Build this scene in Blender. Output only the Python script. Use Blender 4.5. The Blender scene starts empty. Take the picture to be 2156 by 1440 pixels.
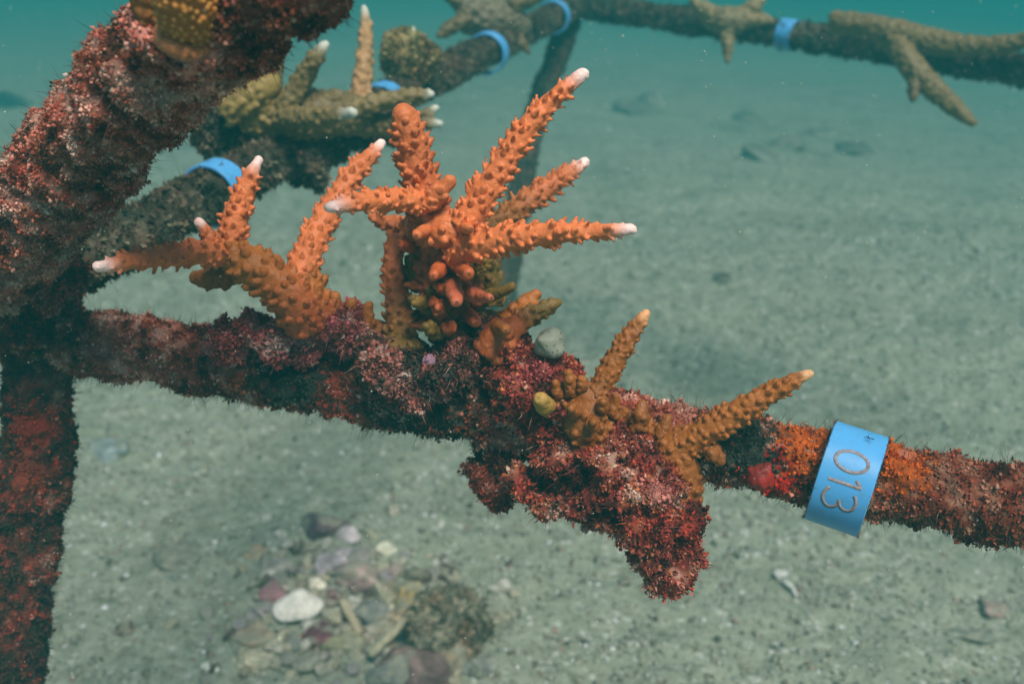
import bpy, math, random
import numpy as np
from mathutils import Vector

# ------------------------------------------------------------------ camera, world, sun, exposure
SC = bpy.context.scene
COL = SC.collection
PITCH = math.radians(26.5)
CAM_H = 0.46
FPX = 2070.0                                   # focal length in pixels of the 2156 px wide photograph
cam = bpy.data.objects.new('camera', bpy.data.cameras.new('camera'))
COL.objects.link(cam)
cam.location = (0, 0, CAM_H)
cam.rotation_euler = (math.pi / 2 - PITCH, 0, 0)
cam.data.sensor_width = 36.0
cam.data.lens = 36.0 * FPX / 2156.0
cam.data.clip_start = 0.01
cam.data.clip_end = 200.0
cam.data.dof.use_dof = True
cam.data.dof.focus_distance = 0.245
cam.data.dof.aperture_fstop = 17.0
SC.camera = cam

SUN_EL, SUN_AZ = math.radians(61), math.radians(150)     # azimuth clockwise from +Y: behind the camera, a little right
world = bpy.data.worlds.new('World')
SC.world = world
world.use_nodes = True
wn = world.node_tree.nodes
sky = wn.new('ShaderNodeTexSky')
sky.sky_type = 'NISHITA'
sky.sun_disc = False
sky.sun_elevation = SUN_EL
sky.sun_rotation = SUN_AZ
wn['Background'].inputs['Strength'].default_value = 0.05
world.node_tree.links.new(sky.outputs[0], wn['Background'].inputs['Color'])

sun = bpy.data.objects.new('sun', bpy.data.lights.new('sun', 'SUN'))
COL.objects.link(sun)
sun.data.energy = 3.4
sun.data.angle = math.radians(20)
sun.data.color = (1.0, 0.93, 0.82)
sdir = Vector((math.sin(SUN_AZ) * math.cos(SUN_EL), math.cos(SUN_AZ) * math.cos(SUN_EL), math.sin(SUN_EL)))
sun.rotation_euler = sdir.to_track_quat('Z', 'Y').to_euler()
sun.location = sdir * 5

SC.view_settings.view_transform = 'Standard'
SC.view_settings.look = 'None'
SC.view_settings.gamma = 1.0
SC.view_settings.exposure = 0.84
SC.render.engine = 'CYCLES'
SC.cycles.use_denoising = True
SC.cycles.volume_bounces = 1
SC.cycles.max_bounces = 6
SC.cycles.sample_clamp_indirect = 4.0

rng = np.random.default_rng(7)
random.seed(7)

# ------------------------------------------------------------------ helpers
FWD = np.array([0, math.cos(PITCH), -math.sin(PITCH)])
UPV = np.array([0, math.sin(PITCH), math.cos(PITCH)])
RGT = np.array([1.0, 0, 0])
CAMP = np.array([0, 0, CAM_H])


def P(px, py, d):
    """a point of the place at depth d metres, from where it stands in the photograph"""
    return CAMP + d * (FWD + RGT * (px - 1078) / FPX - UPV * (py - 720) / FPX)


def _hash3(ix, iy, iz, seed):
    h = (ix.astype(np.int64) * 374761393 + iy.astype(np.int64) * 668265263 + iz.astype(np.int64) * 2147483647 + seed * 1274126177) & 0xFFFFFFFF
    h = ((h ^ (h >> 13)) * 1274126177) & 0xFFFFFFFF
    h = ((h ^ (h >> 16)) * 2246822519) & 0xFFFFFFFF
    return ((h ^ (h >> 15)) & 0xFFFFFF) / float(0xFFFFFF)


def vnoise(p, scale, seed=0):
    """smooth 3-D value noise, 0..1, feature size about `scale` metres"""
    q = np.asarray(p, float) / scale
    i = np.floor(q).astype(np.int64)
    f = q - i
    f = f * f * (3 - 2 * f)
    out = 0
    for dx in (0, 1):
        for dy in (0, 1):
            for dz in (0, 1):
                w = (f[:, 0] if dx else 1 - f[:, 0]) * (f[:, 1] if dy else 1 - f[:, 1]) * (f[:, 2] if dz else 1 - f[:, 2])
                out = out + w * _hash3(i[:, 0] + dx, i[:, 1] + dy, i[:, 2] + dz, seed)
    return out


def fbm(p, scale, seed=0, octs=3):
    a, s, t = 0.0, 1.0, 0.0
    for o in range(octs):
        a = a + s * vnoise(p, scale / 2 ** o, seed + o * 17)
        t += s
        s *= 0.5
    return a / t


def lin(r, g, b):
    c = np.array([r, g, b]) / 255.0
    return np.where(c <= 0.04045, c / 12.92, ((c + 0.055) / 1.055) ** 2.4)


def make_mesh(name, V, F, colors=None, smooth=True):
    """V (n,3); F a list of index arrays, each (m,3) or (m,4)"""
    me = bpy.data.meshes.new(name)
    V = np.ascontiguousarray(V, dtype=np.float32)
    if isinstance(F, np.ndarray):
        F = [F]
    F = [np.asarray(f, np.int32) for f in F if len(f)]
    loops = np.concatenate([f.ravel() for f in F])
    tot = np.concatenate([np.full(len(f), f.shape[1], np.int32) for f in F])
    start = np.concatenate([[0], np.cumsum(tot)[:-1]]).astype(np.int32)
    me.vertices.add(len(V))
    me.vertices.foreach_set('co', V.ravel())
    me.loops.add(len(loops))
    me.loops.foreach_set('vertex_index', loops)
    me.polygons.add(len(tot))
    me.polygons.foreach_set('loop_start', start)
    if smooth:
        me.polygons.foreach_set('use_smooth', np.ones(len(tot), bool))
    me.update(calc_edges=True)
    me.validate()
    if colors is not None:
        a = me.color_attributes.new('Col', 'FLOAT_COLOR', 'POINT')
        c = np.ones((len(V), 4), np.float32)
        c[:, :3] = np.clip(colors, 0, 1)
        a.data.foreach_set('color', c.ravel())
    return me


def obj(name, me, material=None, parent=None, origin=None, kind=None, label=None, cat=None, group=None):
    if origin is not None and me is not None:
        v = np.empty(len(me.vertices) * 3, np.float32)
        me.vertices.foreach_get('co', v)
        v = v.reshape(-1, 3) - np.asarray(origin, np.float32)
        me.vertices.foreach_set('co', v.ravel())
    o = bpy.data.objects.new(name, me)
    COL.objects.link(o)
    if origin is not None:
        o.location = Vector(origin)
    if parent is not None:
        o.parent = parent
        if origin is None:
            o.location = -parent.location if parent.parent is None else -(parent.location + parent.parent.location)
        else:
            o.location = Vector(origin) - (parent.location if parent.parent is None else parent.location + parent.parent.location)
    if me is not None and material is not None and not me.materials:
        me.materials.append(material)
    if kind:
        o['kind'] = kind
    if label:
        o['label'] = label
    if cat:
        o['category'] = cat
    if group:
        o['group'] = group
    return o


def thing(name, loc, label, cat, group=None):
    o = bpy.data.objects.new(name, None)
    COL.objects.link(o)
    o.empty_display_size = 0.01
    o.location = Vector(loc)
    o['label'] = label
    o['category'] = cat
    if group:
        o['group'] = group
    return o


def catmull(pts, n):
    """resample control rows (any width) evenly to n rows on a Catmull-Rom spline"""
    pts = np.asarray(pts, float)
    if len(pts) == 2:
        t = np.linspace(0, 1, n)[:, None]
        return pts[0] * (1 - t) + pts[1] * t
    ext = np.vstack([2 * pts[0] - pts[1], pts, 2 * pts[-1] - pts[-2]])
    out = []
    for k in range(len(pts) - 1):
        p0, p1, p2, p3 = ext[k:k + 4]
        t = np.linspace(0, 1, 24, endpoint=False)[:, None]
        out.append(0.5 * ((2 * p1) + (-p0 + p2) * t + (2 * p0 - 5 * p1 + 4 * p2 - p3) * t ** 2 + (-p0 + 3 * p1 - 3 * p2 + p3) * t ** 3))
    out.append(pts[-1:])
    d = np.vstack(out)
    s = np.concatenate([[0], np.cumsum(np.linalg.norm(np.diff(d[:, :3], axis=0), axis=1))])
    u = np.linspace(0, s[-1], n)
    return np.stack([np.interp(u, s, d[:, c]) for c in range(d.shape[1])], 1)


def frames(C):
    T = np.gradient(C, axis=0)
    T /= np.linalg.norm(T, axis=1)[:, None] + 1e-12
    ref = np.array([0, 0, 1.0]) if abs(T[0, 2]) < 0.9 else np.array([1.0, 0, 0])
    N = np.zeros_like(T)
    n = np.cross(T[0], ref)
    n /= np.linalg.norm(n)
    for i in range(len(T)):
        n = n - T[i] * n.dot(T[i])
        n /= np.linalg.norm(n)
        N[i] = n
    B = np.cross(T, N)
    return T, N, B


def tube_rows(C, R, seg, round_tip=False, cap=True):
    """closed tube -> V, [quads, tris], normals, (ring, seg) shape"""
    if round_tip:
        T, _, _ = frames(C)
        e, r, t = C[-1], R[-1], T[-1]
        extra = [(e + t * r * math.sin(a), r * math.cos(a)) for a in (0.35, 0.7, 1.0, 1.3)]
        C = np.vstack([C] + [x[0][None] for x in extra])
        R = np.concatenate([R, [max(x[1], 1e-5) for x in extra]])
    T, N, B = frames(C)
    n = len(C)
    a = np.linspace(0, 2 * math.pi, seg, endpoint=False)
    nor = N[:, None] * np.cos(a)[None, :, None] + B[:, None] * np.sin(a)[None, :, None]
    V = (C[:, None] + nor * R[:, None, None]).reshape(-1, 3)
    i = np.arange(n - 1)[:, None] * seg
    j = np.arange(seg)[None]
    jn = (j + 1) % seg
    Q = np.stack([i + j, i + jn, i + seg + jn, i + seg + j], -1).reshape(-1, 4)
    F = [Q]
    if cap:
        V = np.vstack([V, C[0], C[-1]])
        b = n * seg
        jj = np.arange(seg)
        jjn = (jj + 1) % seg
        F.append(np.stack([jjn, jj, np.full(seg, b)], 1))
        F.append(np.stack([(n - 1) * seg + jj, (n - 1) * seg + jjn, np.full(seg, b + 1)], 1))
    return V, F, nor.reshape(-1, 3), (n, seg)


class Soup:
    """collects closed shapes"""
    def __init__(self):
        self.V, self.F, self.C, self.n = [], [], [], 0

    def add(self, V, F, c=None):
        V = np.asarray(V, float)
        for f in (F if isinstance(F, list) else [F]):
            self.F.append(np.asarray(f, np.int64) + self.n)
        self.V.append(V)
        if c is not None:
            c = np.asarray(c, float)
            self.C.append(np.broadcast_to(c, V.shape) if c.ndim == 1 else c)
        self.n += len(V)

    def mesh(self, name, smooth=True):
        return make_mesh(name, np.vstack(self.V), self.F, np.vstack(self.C) if self.C else None, smooth)


def remesh(soup, voxel, smooth_iter=2):
    me = soup.mesh('tmp')
    o = bpy.data.objects.new('tmp', me)
    COL.objects.link(o)
    m = o.modifiers.new('r', 'REMESH')
    m.mode = 'VOXEL'
    m.voxel_size = voxel
    if smooth_iter:
        s = o.modifiers.new('s', 'SMOOTH')
        s.factor = 0.5
        s.iterations = smooth_iter
    dg = bpy.context.evaluated_depsgraph_get()
    ev = o.evaluated_get(dg)
    e = ev.to_mesh()
    nv = len(e.vertices)
    V = np.empty(nv * 3, np.float32)
    e.vertices.foreach_get('co', V)
    N = np.empty(nv * 3, np.float32)
    e.vertices.foreach_get('normal', N)
    nl = len(e.loops)
    L = np.empty(nl, np.int32)
    e.loops.foreach_get('vertex_index', L)
    npoly = len(e.polygons)
    tot = np.empty(npoly, np.int32)
    e.polygons.foreach_get('loop_total', tot)
    st = np.empty(npoly, np.int32)
    e.polygons.foreach_get('loop_start', st)
    F = []
    for k in (3, 4):
        w = st[tot == k]
        if len(w):
            F.append(L[w[:, None] + np.arange(k)[None]])
    ev.to_mesh_clear()
    bpy.data.objects.remove(o)
    bpy.data.meshes.remove(me)
    return V.reshape(-1, 3).astype(float), F, N.reshape(-1, 3).astype(float)


# unit icosphere data
def ico(level):
    t = (1 + 5 ** 0.5) / 2
    V = [(-1, t, 0), (1, t, 0), (-1, -t, 0), (1, -t, 0), (0, -1, t), (0, 1, t), (0, -1, -t), (0, 1, -t), (t, 0, -1), (t, 0, 1), (-t, 0, -1), (-t, 0, 1)]
    F = [(0, 11, 5), (0, 5, 1), (0, 1, 7), (0, 7, 10), (0, 10, 11), (1, 5, 9), (5, 11, 4), (11, 10, 2), (10, 7, 6), (7, 1, 8), (3, 9, 4), (3, 4, 2), (3, 2, 6), (3, 6, 8), (3, 8, 9), (4, 9, 5), (2, 4, 11), (6, 2, 10), (8, 6, 7), (9, 8, 1)]
    V = [np.array(v) / np.linalg.norm(v) for v in V]
    for _ in range(level):
        mid, G = {}, []
        def m(a, b):
            k = (min(a, b), max(a, b))
            if k not in mid:
                v = V[a] + V[b]
                V.append(v / np.linalg.norm(v))
                mid[k] = len(V) - 1
            return mid[k]
        for a, b, c in F:
            x, y, z = m(a, b), m(b, c), m(c, a)
            G += [(a, x, z), (b, y, x), (c, z, y), (x, y, z)]
        F = G
    return np.array(V), np.array(F)


ICO = {k: ico(k) for k in range(5)}

# ------------------------------------------------------------------ materials
def material(name, rough=0.7, bump=None, noise=None, sss=0.0, spec=0.3, base=None, transl=0.0):
    """vertex colour 'Col' (the thing's own pigment) x fine procedural mottling, fine bump"""
    m = bpy.data.materials.new(name)
    m.use_nodes = True
    nt = m.node_tree
    b = nt.nodes['Principled BSDF']
    b.inputs['Roughness'].default_value = rough
    b.inputs['Specular IOR Level'].default_value = spec
    geo = nt.nodes.new('ShaderNodeTexCoord')
    if base is None:
        c = nt.nodes.new('ShaderNodeVertexColor')
        c.layer_name = 'Col'
        col = c.outputs['Color']
    else:
        c = nt.nodes.new('ShaderNodeRGB')
        c.outputs[0].default_value = (*base, 1)
        col = c.outputs[0]
    if noise:
        n = nt.nodes.new('ShaderNodeTexNoise')
        n.inputs['Scale'].default_value = noise[0]
        n.inputs['Detail'].default_value = 4
        nt.links.new(geo.outputs['Object'], n.inputs['Vector'])
        mr = nt.nodes.new('ShaderNodeMapRange')
        mr.inputs['From Min'].default_value = 0.25
        mr.inputs['From Max'].default_value = 0.75
        mr.inputs['To Min'].default_value = 1 - noise[1]
        mr.inputs['To Max'].default_value = 1 + noise[1]
        nt.links.new(n.outputs['Fac'], mr.inputs['Value'])
        mx = nt.nodes.new('ShaderNodeVectorMath')
        mx.operation = 'SCALE'
        nt.links.new(col, mx.inputs[0])
        nt.links.new(mr.outputs['Result'], mx.inputs['Scale'])
        col = mx.outputs['Vector']
    nt.links.new(col, b.inputs['Base Color'])
    if sss:
        b.inputs['Subsurface Weight'].default_value = sss
        b.inputs['Subsurface Radius'].default_value = (1.0, 0.45, 0.25)
        b.inputs['Subsurface Scale'].default_value = 0.0012
    if bump:
        v = nt.nodes.new('ShaderNodeTexNoise')
        v.inputs['Scale'].default_value = bump[0]
        v.inputs['Detail'].default_value = 3
        nt.links.new(geo.outputs['Object'], v.inputs['Vector'])
        bp = nt.nodes.new('ShaderNodeBump')
        bp.inputs['Strength'].default_value = bump[1]
        bp.inputs['Distance'].default_value = bump[2]
        nt.links.new(v.outputs['Fac'], bp.inputs['Height'])
        nt.links.new(bp.outputs['Normal'], b.inputs['Normal'])
    if transl:
        tr = nt.nodes.new('ShaderNodeBsdfTranslucent')
        nt.links.new(col, tr.inputs['Color'])
        ms = nt.nodes.new('ShaderNodeMixShader')
        ms.inputs['Fac'].default_value = transl
        nt.links.new(b.outputs[0], ms.inputs[1])
        nt.links.new(tr.outputs[0], ms.inputs[2])
        nt.links.new(ms.outputs[0], nt.nodes['Material Output'].inputs['Surface'])
    return m


M_CORAL = material('coral_tissue', 0.55, bump=(1400, 0.5, 0.0004), noise=(260, 0.12), sss=0.2, spec=0.35)
M_CRUST = material('algal_crust', 0.9, bump=(900, 0.8, 0.0008), noise=(500, 0.35), spec=0.15)
M_TURF = material('turf_algae', 0.9, noise=(900, 0.25), spec=0.1, transl=0.25)
M_STONE = material('stone_and_shell', 0.75, bump=(500, 0.5, 0.0008), noise=(220, 0.3), spec=0.25)
M_GRIT = material('shell_grit', 0.8, noise=(300, 0.2), spec=0.25)
M_TUNIC = material('tunicate', 0.35, bump=(700, 0.3, 0.0005), noise=(300, 0.12), sss=0.6, spec=0.4)


M_TUNIC.node_tree.nodes['Principled BSDF'].inputs['Transmission Weight'].default_value = 0.3
M_TUNIC.node_tree.nodes['Principled BSDF'].inputs['IOR'].default_value = 1.15


def ring_material():
    m = material('blue_plastic', 0.38, noise=(90, 0.05), base=(0.085, 0.34, 0.66), sss=0.35, spec=0.4, bump=(400, 0.08, 0.0003))
    nt = m.node_tree
    b = nt.nodes['Principled BSDF']
    b.inputs['Subsurface Radius'].default_value = (0.4, 0.8, 1.0)
    src = b.inputs['Base Color'].links[0].from_socket
    tc = nt.nodes.new('ShaderNodeTexCoord')
    n = nt.nodes.new('ShaderNodeTexNoise'); n.inputs['Scale'].default_value = 420; n.inputs['Detail'].default_value = 6; n.inputs['Roughness'].default_value = 0.7
    nt.links.new(tc.outputs['Object'], n.inputs['Vector'])
    r = nt.nodes.new('ShaderNodeMapRange')
    r.inputs['From Min'].default_value = 0.54; r.inputs['From Max'].default_value = 0.78; r.inputs['To Max'].default_value = 0.50
    nt.links.new(n.outputs['Fac'], r.inputs['Value'])
    mx = nt.nodes.new('ShaderNodeMix'); mx.data_type = 'RGBA'
    nt.links.new(r.outputs['Result'], mx.inputs['Factor'])
    nt.links.new(src, mx.inputs[6])
    mx.inputs[7].default_value = (0.13, 0.17, 0.17, 1)
    nt.links.new(mx.outputs[2], b.inputs['Base Color'])
    return m


M_RING = ring_material()
M_INK = material('engraved_print', 0.8, noise=(1500, 0.35), base=(0.25, 0.22, 0.24), spec=0.2)


def sand_material():
    m = bpy.data.materials.new('shell_sand')
    m.use_nodes = True
    nt = m.node_tree
    N, L = nt.nodes.new, nt.links.new
    b = nt.nodes['Principled BSDF']
    b.inputs['Roughness'].default_value = 0.9
    b.inputs['Specular IOR Level'].default_value = 0.15
    tc = N('ShaderNodeTexCoord')
    def ramp(src, stops):
        r = N('ShaderNodeValToRGB')
        el = r.color_ramp.elements
        while len(el) < len(stops):
            el.new(0.5)
        for e, (p, c) in zip(el, stops):
            e.position = p
            e.color = (*c, 1)
        L(src, r.inputs['Fac'])
        return r.outputs['Color']
    v1 = N('ShaderNodeTexVoronoi'); v1.inputs['Scale'].default_value = 260
    L(tc.outputs['Object'], v1.inputs['Vector'])
    sep = N('ShaderNodeSeparateColor'); L(v1.outputs['Color'], sep.inputs[0])
    grain = ramp(sep.outputs[0], [(0.0, (0.15, 0.155, 0.115)), (0.10, (0.235, 0.258, 0.20)), (0.55, (0.262, 0.287, 0.225)), (0.92, (0.29, 0.315, 0.255)), (1.0, (0.46, 0.48, 0.44))])
    n1 = N('ShaderNodeTexNoise'); n1.inputs['Scale'].default_value = 9; n1.inputs['Detail'].default_value = 7; n1.inputs['Roughness'].default_value = 0.65
    L(tc.outputs['Object'], n1.inputs['Vector'])
    patch = ramp(n1.outputs['Fac'], [(0.28, (0.66, 0.67, 0.62)), (0.46, (0.97, 0.97, 0.95)), (0.7, (1.08, 1.07, 1.05))])
    n2 = N('ShaderNodeTexNoise'); n2.inputs['Scale'].default_value = 62; n2.inputs['Detail'].default_value = 4
    L(tc.outputs['Object'], n2.inputs['Vector'])
    mott = ramp(n2.outputs['Fac'], [(0.30, (0.62, 0.62, 0.58)), (0.41, (0.94, 0.94, 0.92)), (0.55, (1, 1, 1)), (0.75, (1.12, 1.1, 1.06))])
    def mul(a, c):
        x = N('ShaderNodeVectorMath'); x.operation = 'MULTIPLY'
        L(a, x.inputs[0]); L(c, x.inputs[1])
        return x.outputs[0]
    L(mul(mul(grain, patch), mott), b.inputs['Base Color'])
    bp = N('ShaderNodeBump'); bp.inputs['Strength'].default_value = 0.45; bp.inputs['Distance'].default_value = 0.003
    ad = N('ShaderNodeMath'); ad.operation = 'MULTIPLY_ADD'
    L(v1.outputs['Distance'], ad.inputs[0]); ad.inputs[1].default_value = -1.0; L(n2.outputs['Fac'], ad.inputs[2])
    L(ad.outputs[0], bp.inputs['Height'])
    L(bp.outputs['Normal'], b.inputs['Normal'])
    return m


M_SAND = sand_material()

# ------------------------------------------------------------------ seabed
def ground_h(x, y):
    p = np.stack([np.atleast_1d(x), np.atleast_1d(y), np.zeros_like(np.atleast_1d(x))], 1).astype(float)
    h = (fbm(p, 0.45, 3, 3) - 0.5) * 0.035 + (fbm(p, 0.05, 9, 3) - 0.5) * 0.010
    # the bed falls away gently with distance, more to the right
    x_, y_ = p[:, 0], p[:, 1]
    h = h - 0.075 * np.maximum(0, y_ - 1.25) - 0.05 * np.maximum(0, x_ - 0.3) * np.clip((y_ - 1.0) / 1.5, 0, 1)
    return h


def G(px, py):
    """where the sight line through a pixel of the photograph meets the seabed"""
    d = FWD + RGT * (px - 1078) / FPX - UPV * (py - 720) / FPX
    t = CAM_H / -d[2]
    for _ in range(40 if py < 450 else 6):
        q = CAMP + t * d
        t = (CAM_H - ground_h(q[0], q[1])[0]) / -d[2]
    return CAMP + t * d, t


def axis_grid(lo, hi, flo, fhi, fine):
    a = list(np.arange(flo, fhi, fine))
    s, x = fine, fhi
    while x < hi:
        a.append(x); s *= 1.12; x += s
    a.append(hi)
    s, x = fine, flo
    while x > lo:
        s *= 1.12; x -= s
        a.insert(0, max(x, lo))
    return np.array(sorted(set(a)))


gx = axis_grid(-14, 14, -0.75, 0.85, 0.0045)
gy = axis_grid(-6, 22, 0.3, 1.5, 0.0045)
GX, GY = np.meshgrid(gx, gy)
fx, fy = GX.ravel(), GY.ravel()
gz = ground_h(fx, fy)
near = (fx > -0.9) & (fx < 1.0) & (fy > 0.2) & (fy < 1.8)
gz += np.where(near, (fbm(np.stack([fx, fy, fx * 0], 1), 0.014, 21, 2) - 0.5) * 0.007, 0)
nx, ny = len(gx), len(gy)
ii = (np.arange(ny - 1)[:, None] * nx + np.arange(nx - 1)[None]).ravel()
me = make_mesh('seabed', np.stack([fx, fy, gz], 1), np.stack([ii, ii + 1, ii + nx + 1, ii + nx], 1))
obj('seabed', me, M_SAND, kind='structure', label='pale green-grey shell sand seabed under the frame')


def grit_field(n, size, region, palette, weights, seed, flat=0.5, lift=0.3, dens=None):
    r = np.random.default_rng(seed)
    x = r.uniform(region[0], region[1], n)
    y = region[2] + (region[3] - region[2]) * r.random(n) ** 1.3
    if dens is not None:
        k = r.random(n) < dens(x, y)
        x, y = x[k], y[k]
        n = len(x)
    z = ground_h(x, y) + (fbm(np.stack([x, y, x * 0], 1), 0.014, 21, 2) - 0.5) * 0.007
    s = size[0] * (size[1] / size[0]) ** (r.random(n) ** 1.6)
    base = np.array([(1, 0, 0), (-1, 0, 0), (0, 1, 0), (0, -1, 0), (0, 0, 1), (0, 0, -1)], float)
    F0 = np.array([(0, 2, 4), (2, 1, 4), (1, 3, 4), (3, 0, 4), (2, 0, 5), (1, 2, 5), (3, 1, 5), (0, 3, 5)])
    V = base[None] * r.uniform(0.45, 1.0, (n, 6, 1)) + r.normal(0, 0.16, (n, 6, 3))
    V[:, :, 2] *= flat
    a = r.uniform(0, 2 * math.pi, n)
    tl = r.normal(0, 0.35, n)
    ca, sa, ct, st = np.cos(a)[:, None], np.sin(a)[:, None], np.cos(tl)[:, None], np.sin(tl)[:, None]
    X, Y, Z = V[..., 0], V[..., 1], V[..., 2]
    X, Z = X * ct + Z * st, -X * st + Z * ct
    X, Y = X * ca - Y * sa, X * sa + Y * ca
    V = np.stack([X, Y, Z], -1) * s[:, None, None]
    V += np.stack([x, y, z + s * lift * flat], 1)[:, None]
    F = (np.arange(n)[:, None, None] * 6 + F0[None]).reshape(-1, 3)
    c = np.asarray(palette)[r.choice(len(palette), n, p=np.array(weights) / sum(weights))] * r.uniform(0.75, 1.2, (n, 1))
    return V.reshape(-1, 3), F, np.repeat(c, 6, 0)


GRIT_PAL = [(0.30, 0.31, 0.235), (0.26, 0.255, 0.19), (0.38, 0.39, 0.33), (0.16, 0.14, 0.10), (0.08, 0.08, 0.06), (0.66, 0.68, 0.68), (0.28, 0.20, 0.16), (0.25, 0.28, 0.25)]
V, F, c = grit_field(52000, (0.0011, 0.0042), (-0.62, 0.72, 0.36, 1.35), GRIT_PAL, [7, 5, 2.5, 1.6, 0.9, 0.8, 0.9, 1.2], 5)
obj('shell_grit', make_mesh('shell_grit', V, F, c, False), M_GRIT, kind='stuff', label='fine shell grit lying all over the sand')
V, F, c = grit_field(9000, (0.002, 0.006), (-1.6, 1.9, 1.1, 3.2), GRIT_PAL, [5, 5, 2, 3, 3, 0.6, 0.8, 1.5], 6)
obj('distant_grit', make_mesh('distant_grit', V, F, c, False), M_GRIT, kind='stuff', label='coarser grit scattered over the farther sand')

# ------------------------------------------------------------------ algae on things
RED = dict(pal=[(0.52, 0.165, 0.115), (0.40, 0.085, 0.055), (0.62, 0.29, 0.21), (0.26, 0.045, 0.028), (0.72, 0.45, 0.36), (0.36, 0.11, 0.04), (0.07, 0.028, 0.018)],
           w=[5, 3.5, 4.5, 2.4, 2.6, 1.2, 2.4])
DARKRED = dict(pal=[(0.20, 0.055, 0.04), (0.11, 0.03, 0.022), (0.32, 0.09, 0.065), (0.05, 0.03, 0.018), (0.44, 0.23, 0.17), (0.38, 0.045, 0.02)],
               w=[5, 4.5, 2.4, 5, 0.8, 0.6])
OLIVE = dict(pal=[(0.10, 0.09, 0.055), (0.06, 0.06, 0.04), (0.17, 0.14, 0.085), (0.13, 0.08, 0.06), (0.22, 0.20, 0.14)], w=[4, 4, 3, 2, 1])


def pick(pal, n, r):
    w = np.array(pal['w'], float)
    return np.asarray(pal['pal'])[r.choice(len(w), n, p=w / w.sum())]


def pal_colour(V, pal, seed, r, accent=0.10):
    """pigment from a palette, in patches a few millimetres across, with a few odd ones"""
    a = np.asarray(pal['pal']); w = np.array(pal['w'], float)
    o = np.argsort(a.sum(1))
    a, w = a[o], w[o] / w.sum()
    cen = np.cumsum(w) - w / 2
    t = 0.5 * fbm(V, 0.0032, seed, 2) + 0.35 * fbm(V, 0.012, seed + 5, 2) + 0.10 * r.random(len(V))
    rank = np.empty(len(V)); rank[np.argsort(t)] = np.linspace(0, 1, len(V))
    c = np.stack([np.interp(rank, cen, a[:, k]) for k in range(3)], 1)
    hue = fbm(V, 0.009, seed + 11, 2)[:, None]
    c = c * (1 + (hue - 0.5) * np.array((0.5, -0.35, -0.5)))
    k = r.random(len(V)) < accent
    c[k] = pick(pal, int(k.sum()), r)
    return c


def turf(Vs, Ns, n, size, pal, seed, clump=0.004, tuft=4, spread=0.9, patch=None, hair=0, hair_len=(0.002, 0.006), hair_pal=None, palseed=0):
    """small fronds in tufts rooted on a surface (points Vs, normals Ns); returns soup arrays"""
    r = np.random.default_rng(seed)
    k = r.choice(len(Vs), n)
    base, nor = Vs[k], Ns[k]
    nz = fbm(base, clump, seed, 2)
    keep = r.random(n) < np.clip((nz - 0.25) * 3.0, 0.12, 1)
    base, nor, nz = base[keep], nor[keep], nz[keep]
    n = len(base)
    colr = pal_colour(base, pal, palseed, r)
    if patch is not None:
        colr = patch(base, colr, r)
    base = np.repeat(base, tuft, 0); nor = np.repeat(nor, tuft, 0); colr = np.repeat(colr, tuft, 0)
    m = len(base)
    d = nor + r.normal(0, spread, (m, 3)) * 0.8
    d /= np.linalg.norm(d, axis=1)[:, None]
    side = np.cross(d, r.normal(0, 1, (m, 3)))
    side /= np.linalg.norm(side, axis=1)[:, None] + 1e-9
    L = size[0] * (size[1] / size[0]) ** (r.random(m) ** 1.5)
    W = L * r.uniform(0.12, 0.55, m)
    root = base - nor * 0.0003 + r.normal(0, 0.0004, (m, 3))
    bend = np.cross(d, side)
    mid = root + d * (L * 0.55)[:, None] + bend * (L * r.normal(0, 0.18, m))[:, None]
    tip = root + d * L[:, None] + bend * (L * r.normal(0, 0.3, m))[:, None]
    V = np.stack([root, mid + side * W[:, None], mid - side * (W * r.uniform(0.4, 1.1, m))[:, None], tip], 1)
    f0 = np.array([(0, 1, 2), (2, 1, 3)])
    F = (np.arange(m)[:, None, None] * 4 + f0[None]).reshape(-1, 3)
    cc = np.repeat(np.clip(colr * r.uniform(0.8, 1.2, (m, 1)), 0, 1), 4, 0)
    V = V.reshape(-1, 3)
    if hair:
        k = r.choice(len(Vs), hair)
        b, nn = Vs[k], Ns[k]
        d = nn + r.normal(0, 0.45, (hair, 3)); d /= np.linalg.norm(d, axis=1)[:, None]
        cur = r.normal(0, 0.5, (hair, 3))
        L = r.uniform(hair_len[0], hair_len[1], hair)
        s = np.cross(d, r.normal(0, 1, (hair, 3))); s /= np.linalg.norm(s, axis=1)[:, None]
        w = r.uniform(0.00004, 0.00010, hair)[:, None]
        p1 = b + d * (L * 0.5)[:, None]
        p2 = b + (d + cur * 0.5) * L[:, None]
        HV = np.stack([b - s * w, b + s * w, p1 - s * w * 0.8, p1 + s * w * 0.8, p2], 1).reshape(-1, 3)
        hf = np.array([(0, 1, 3), (0, 3, 2), (2, 3, 4)])
        HF = (np.arange(hair)[:, None, None] * 5 + hf[None]).reshape(-1, 3) + len(V)
        hc = np.repeat(pick(hair_pal or pal, hair, r), 5, 0)
        V = np.vstack([V, HV]); F = np.vstack([F, HF]); cc = np.vstack([cc, hc])
    return V, F, cc


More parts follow.
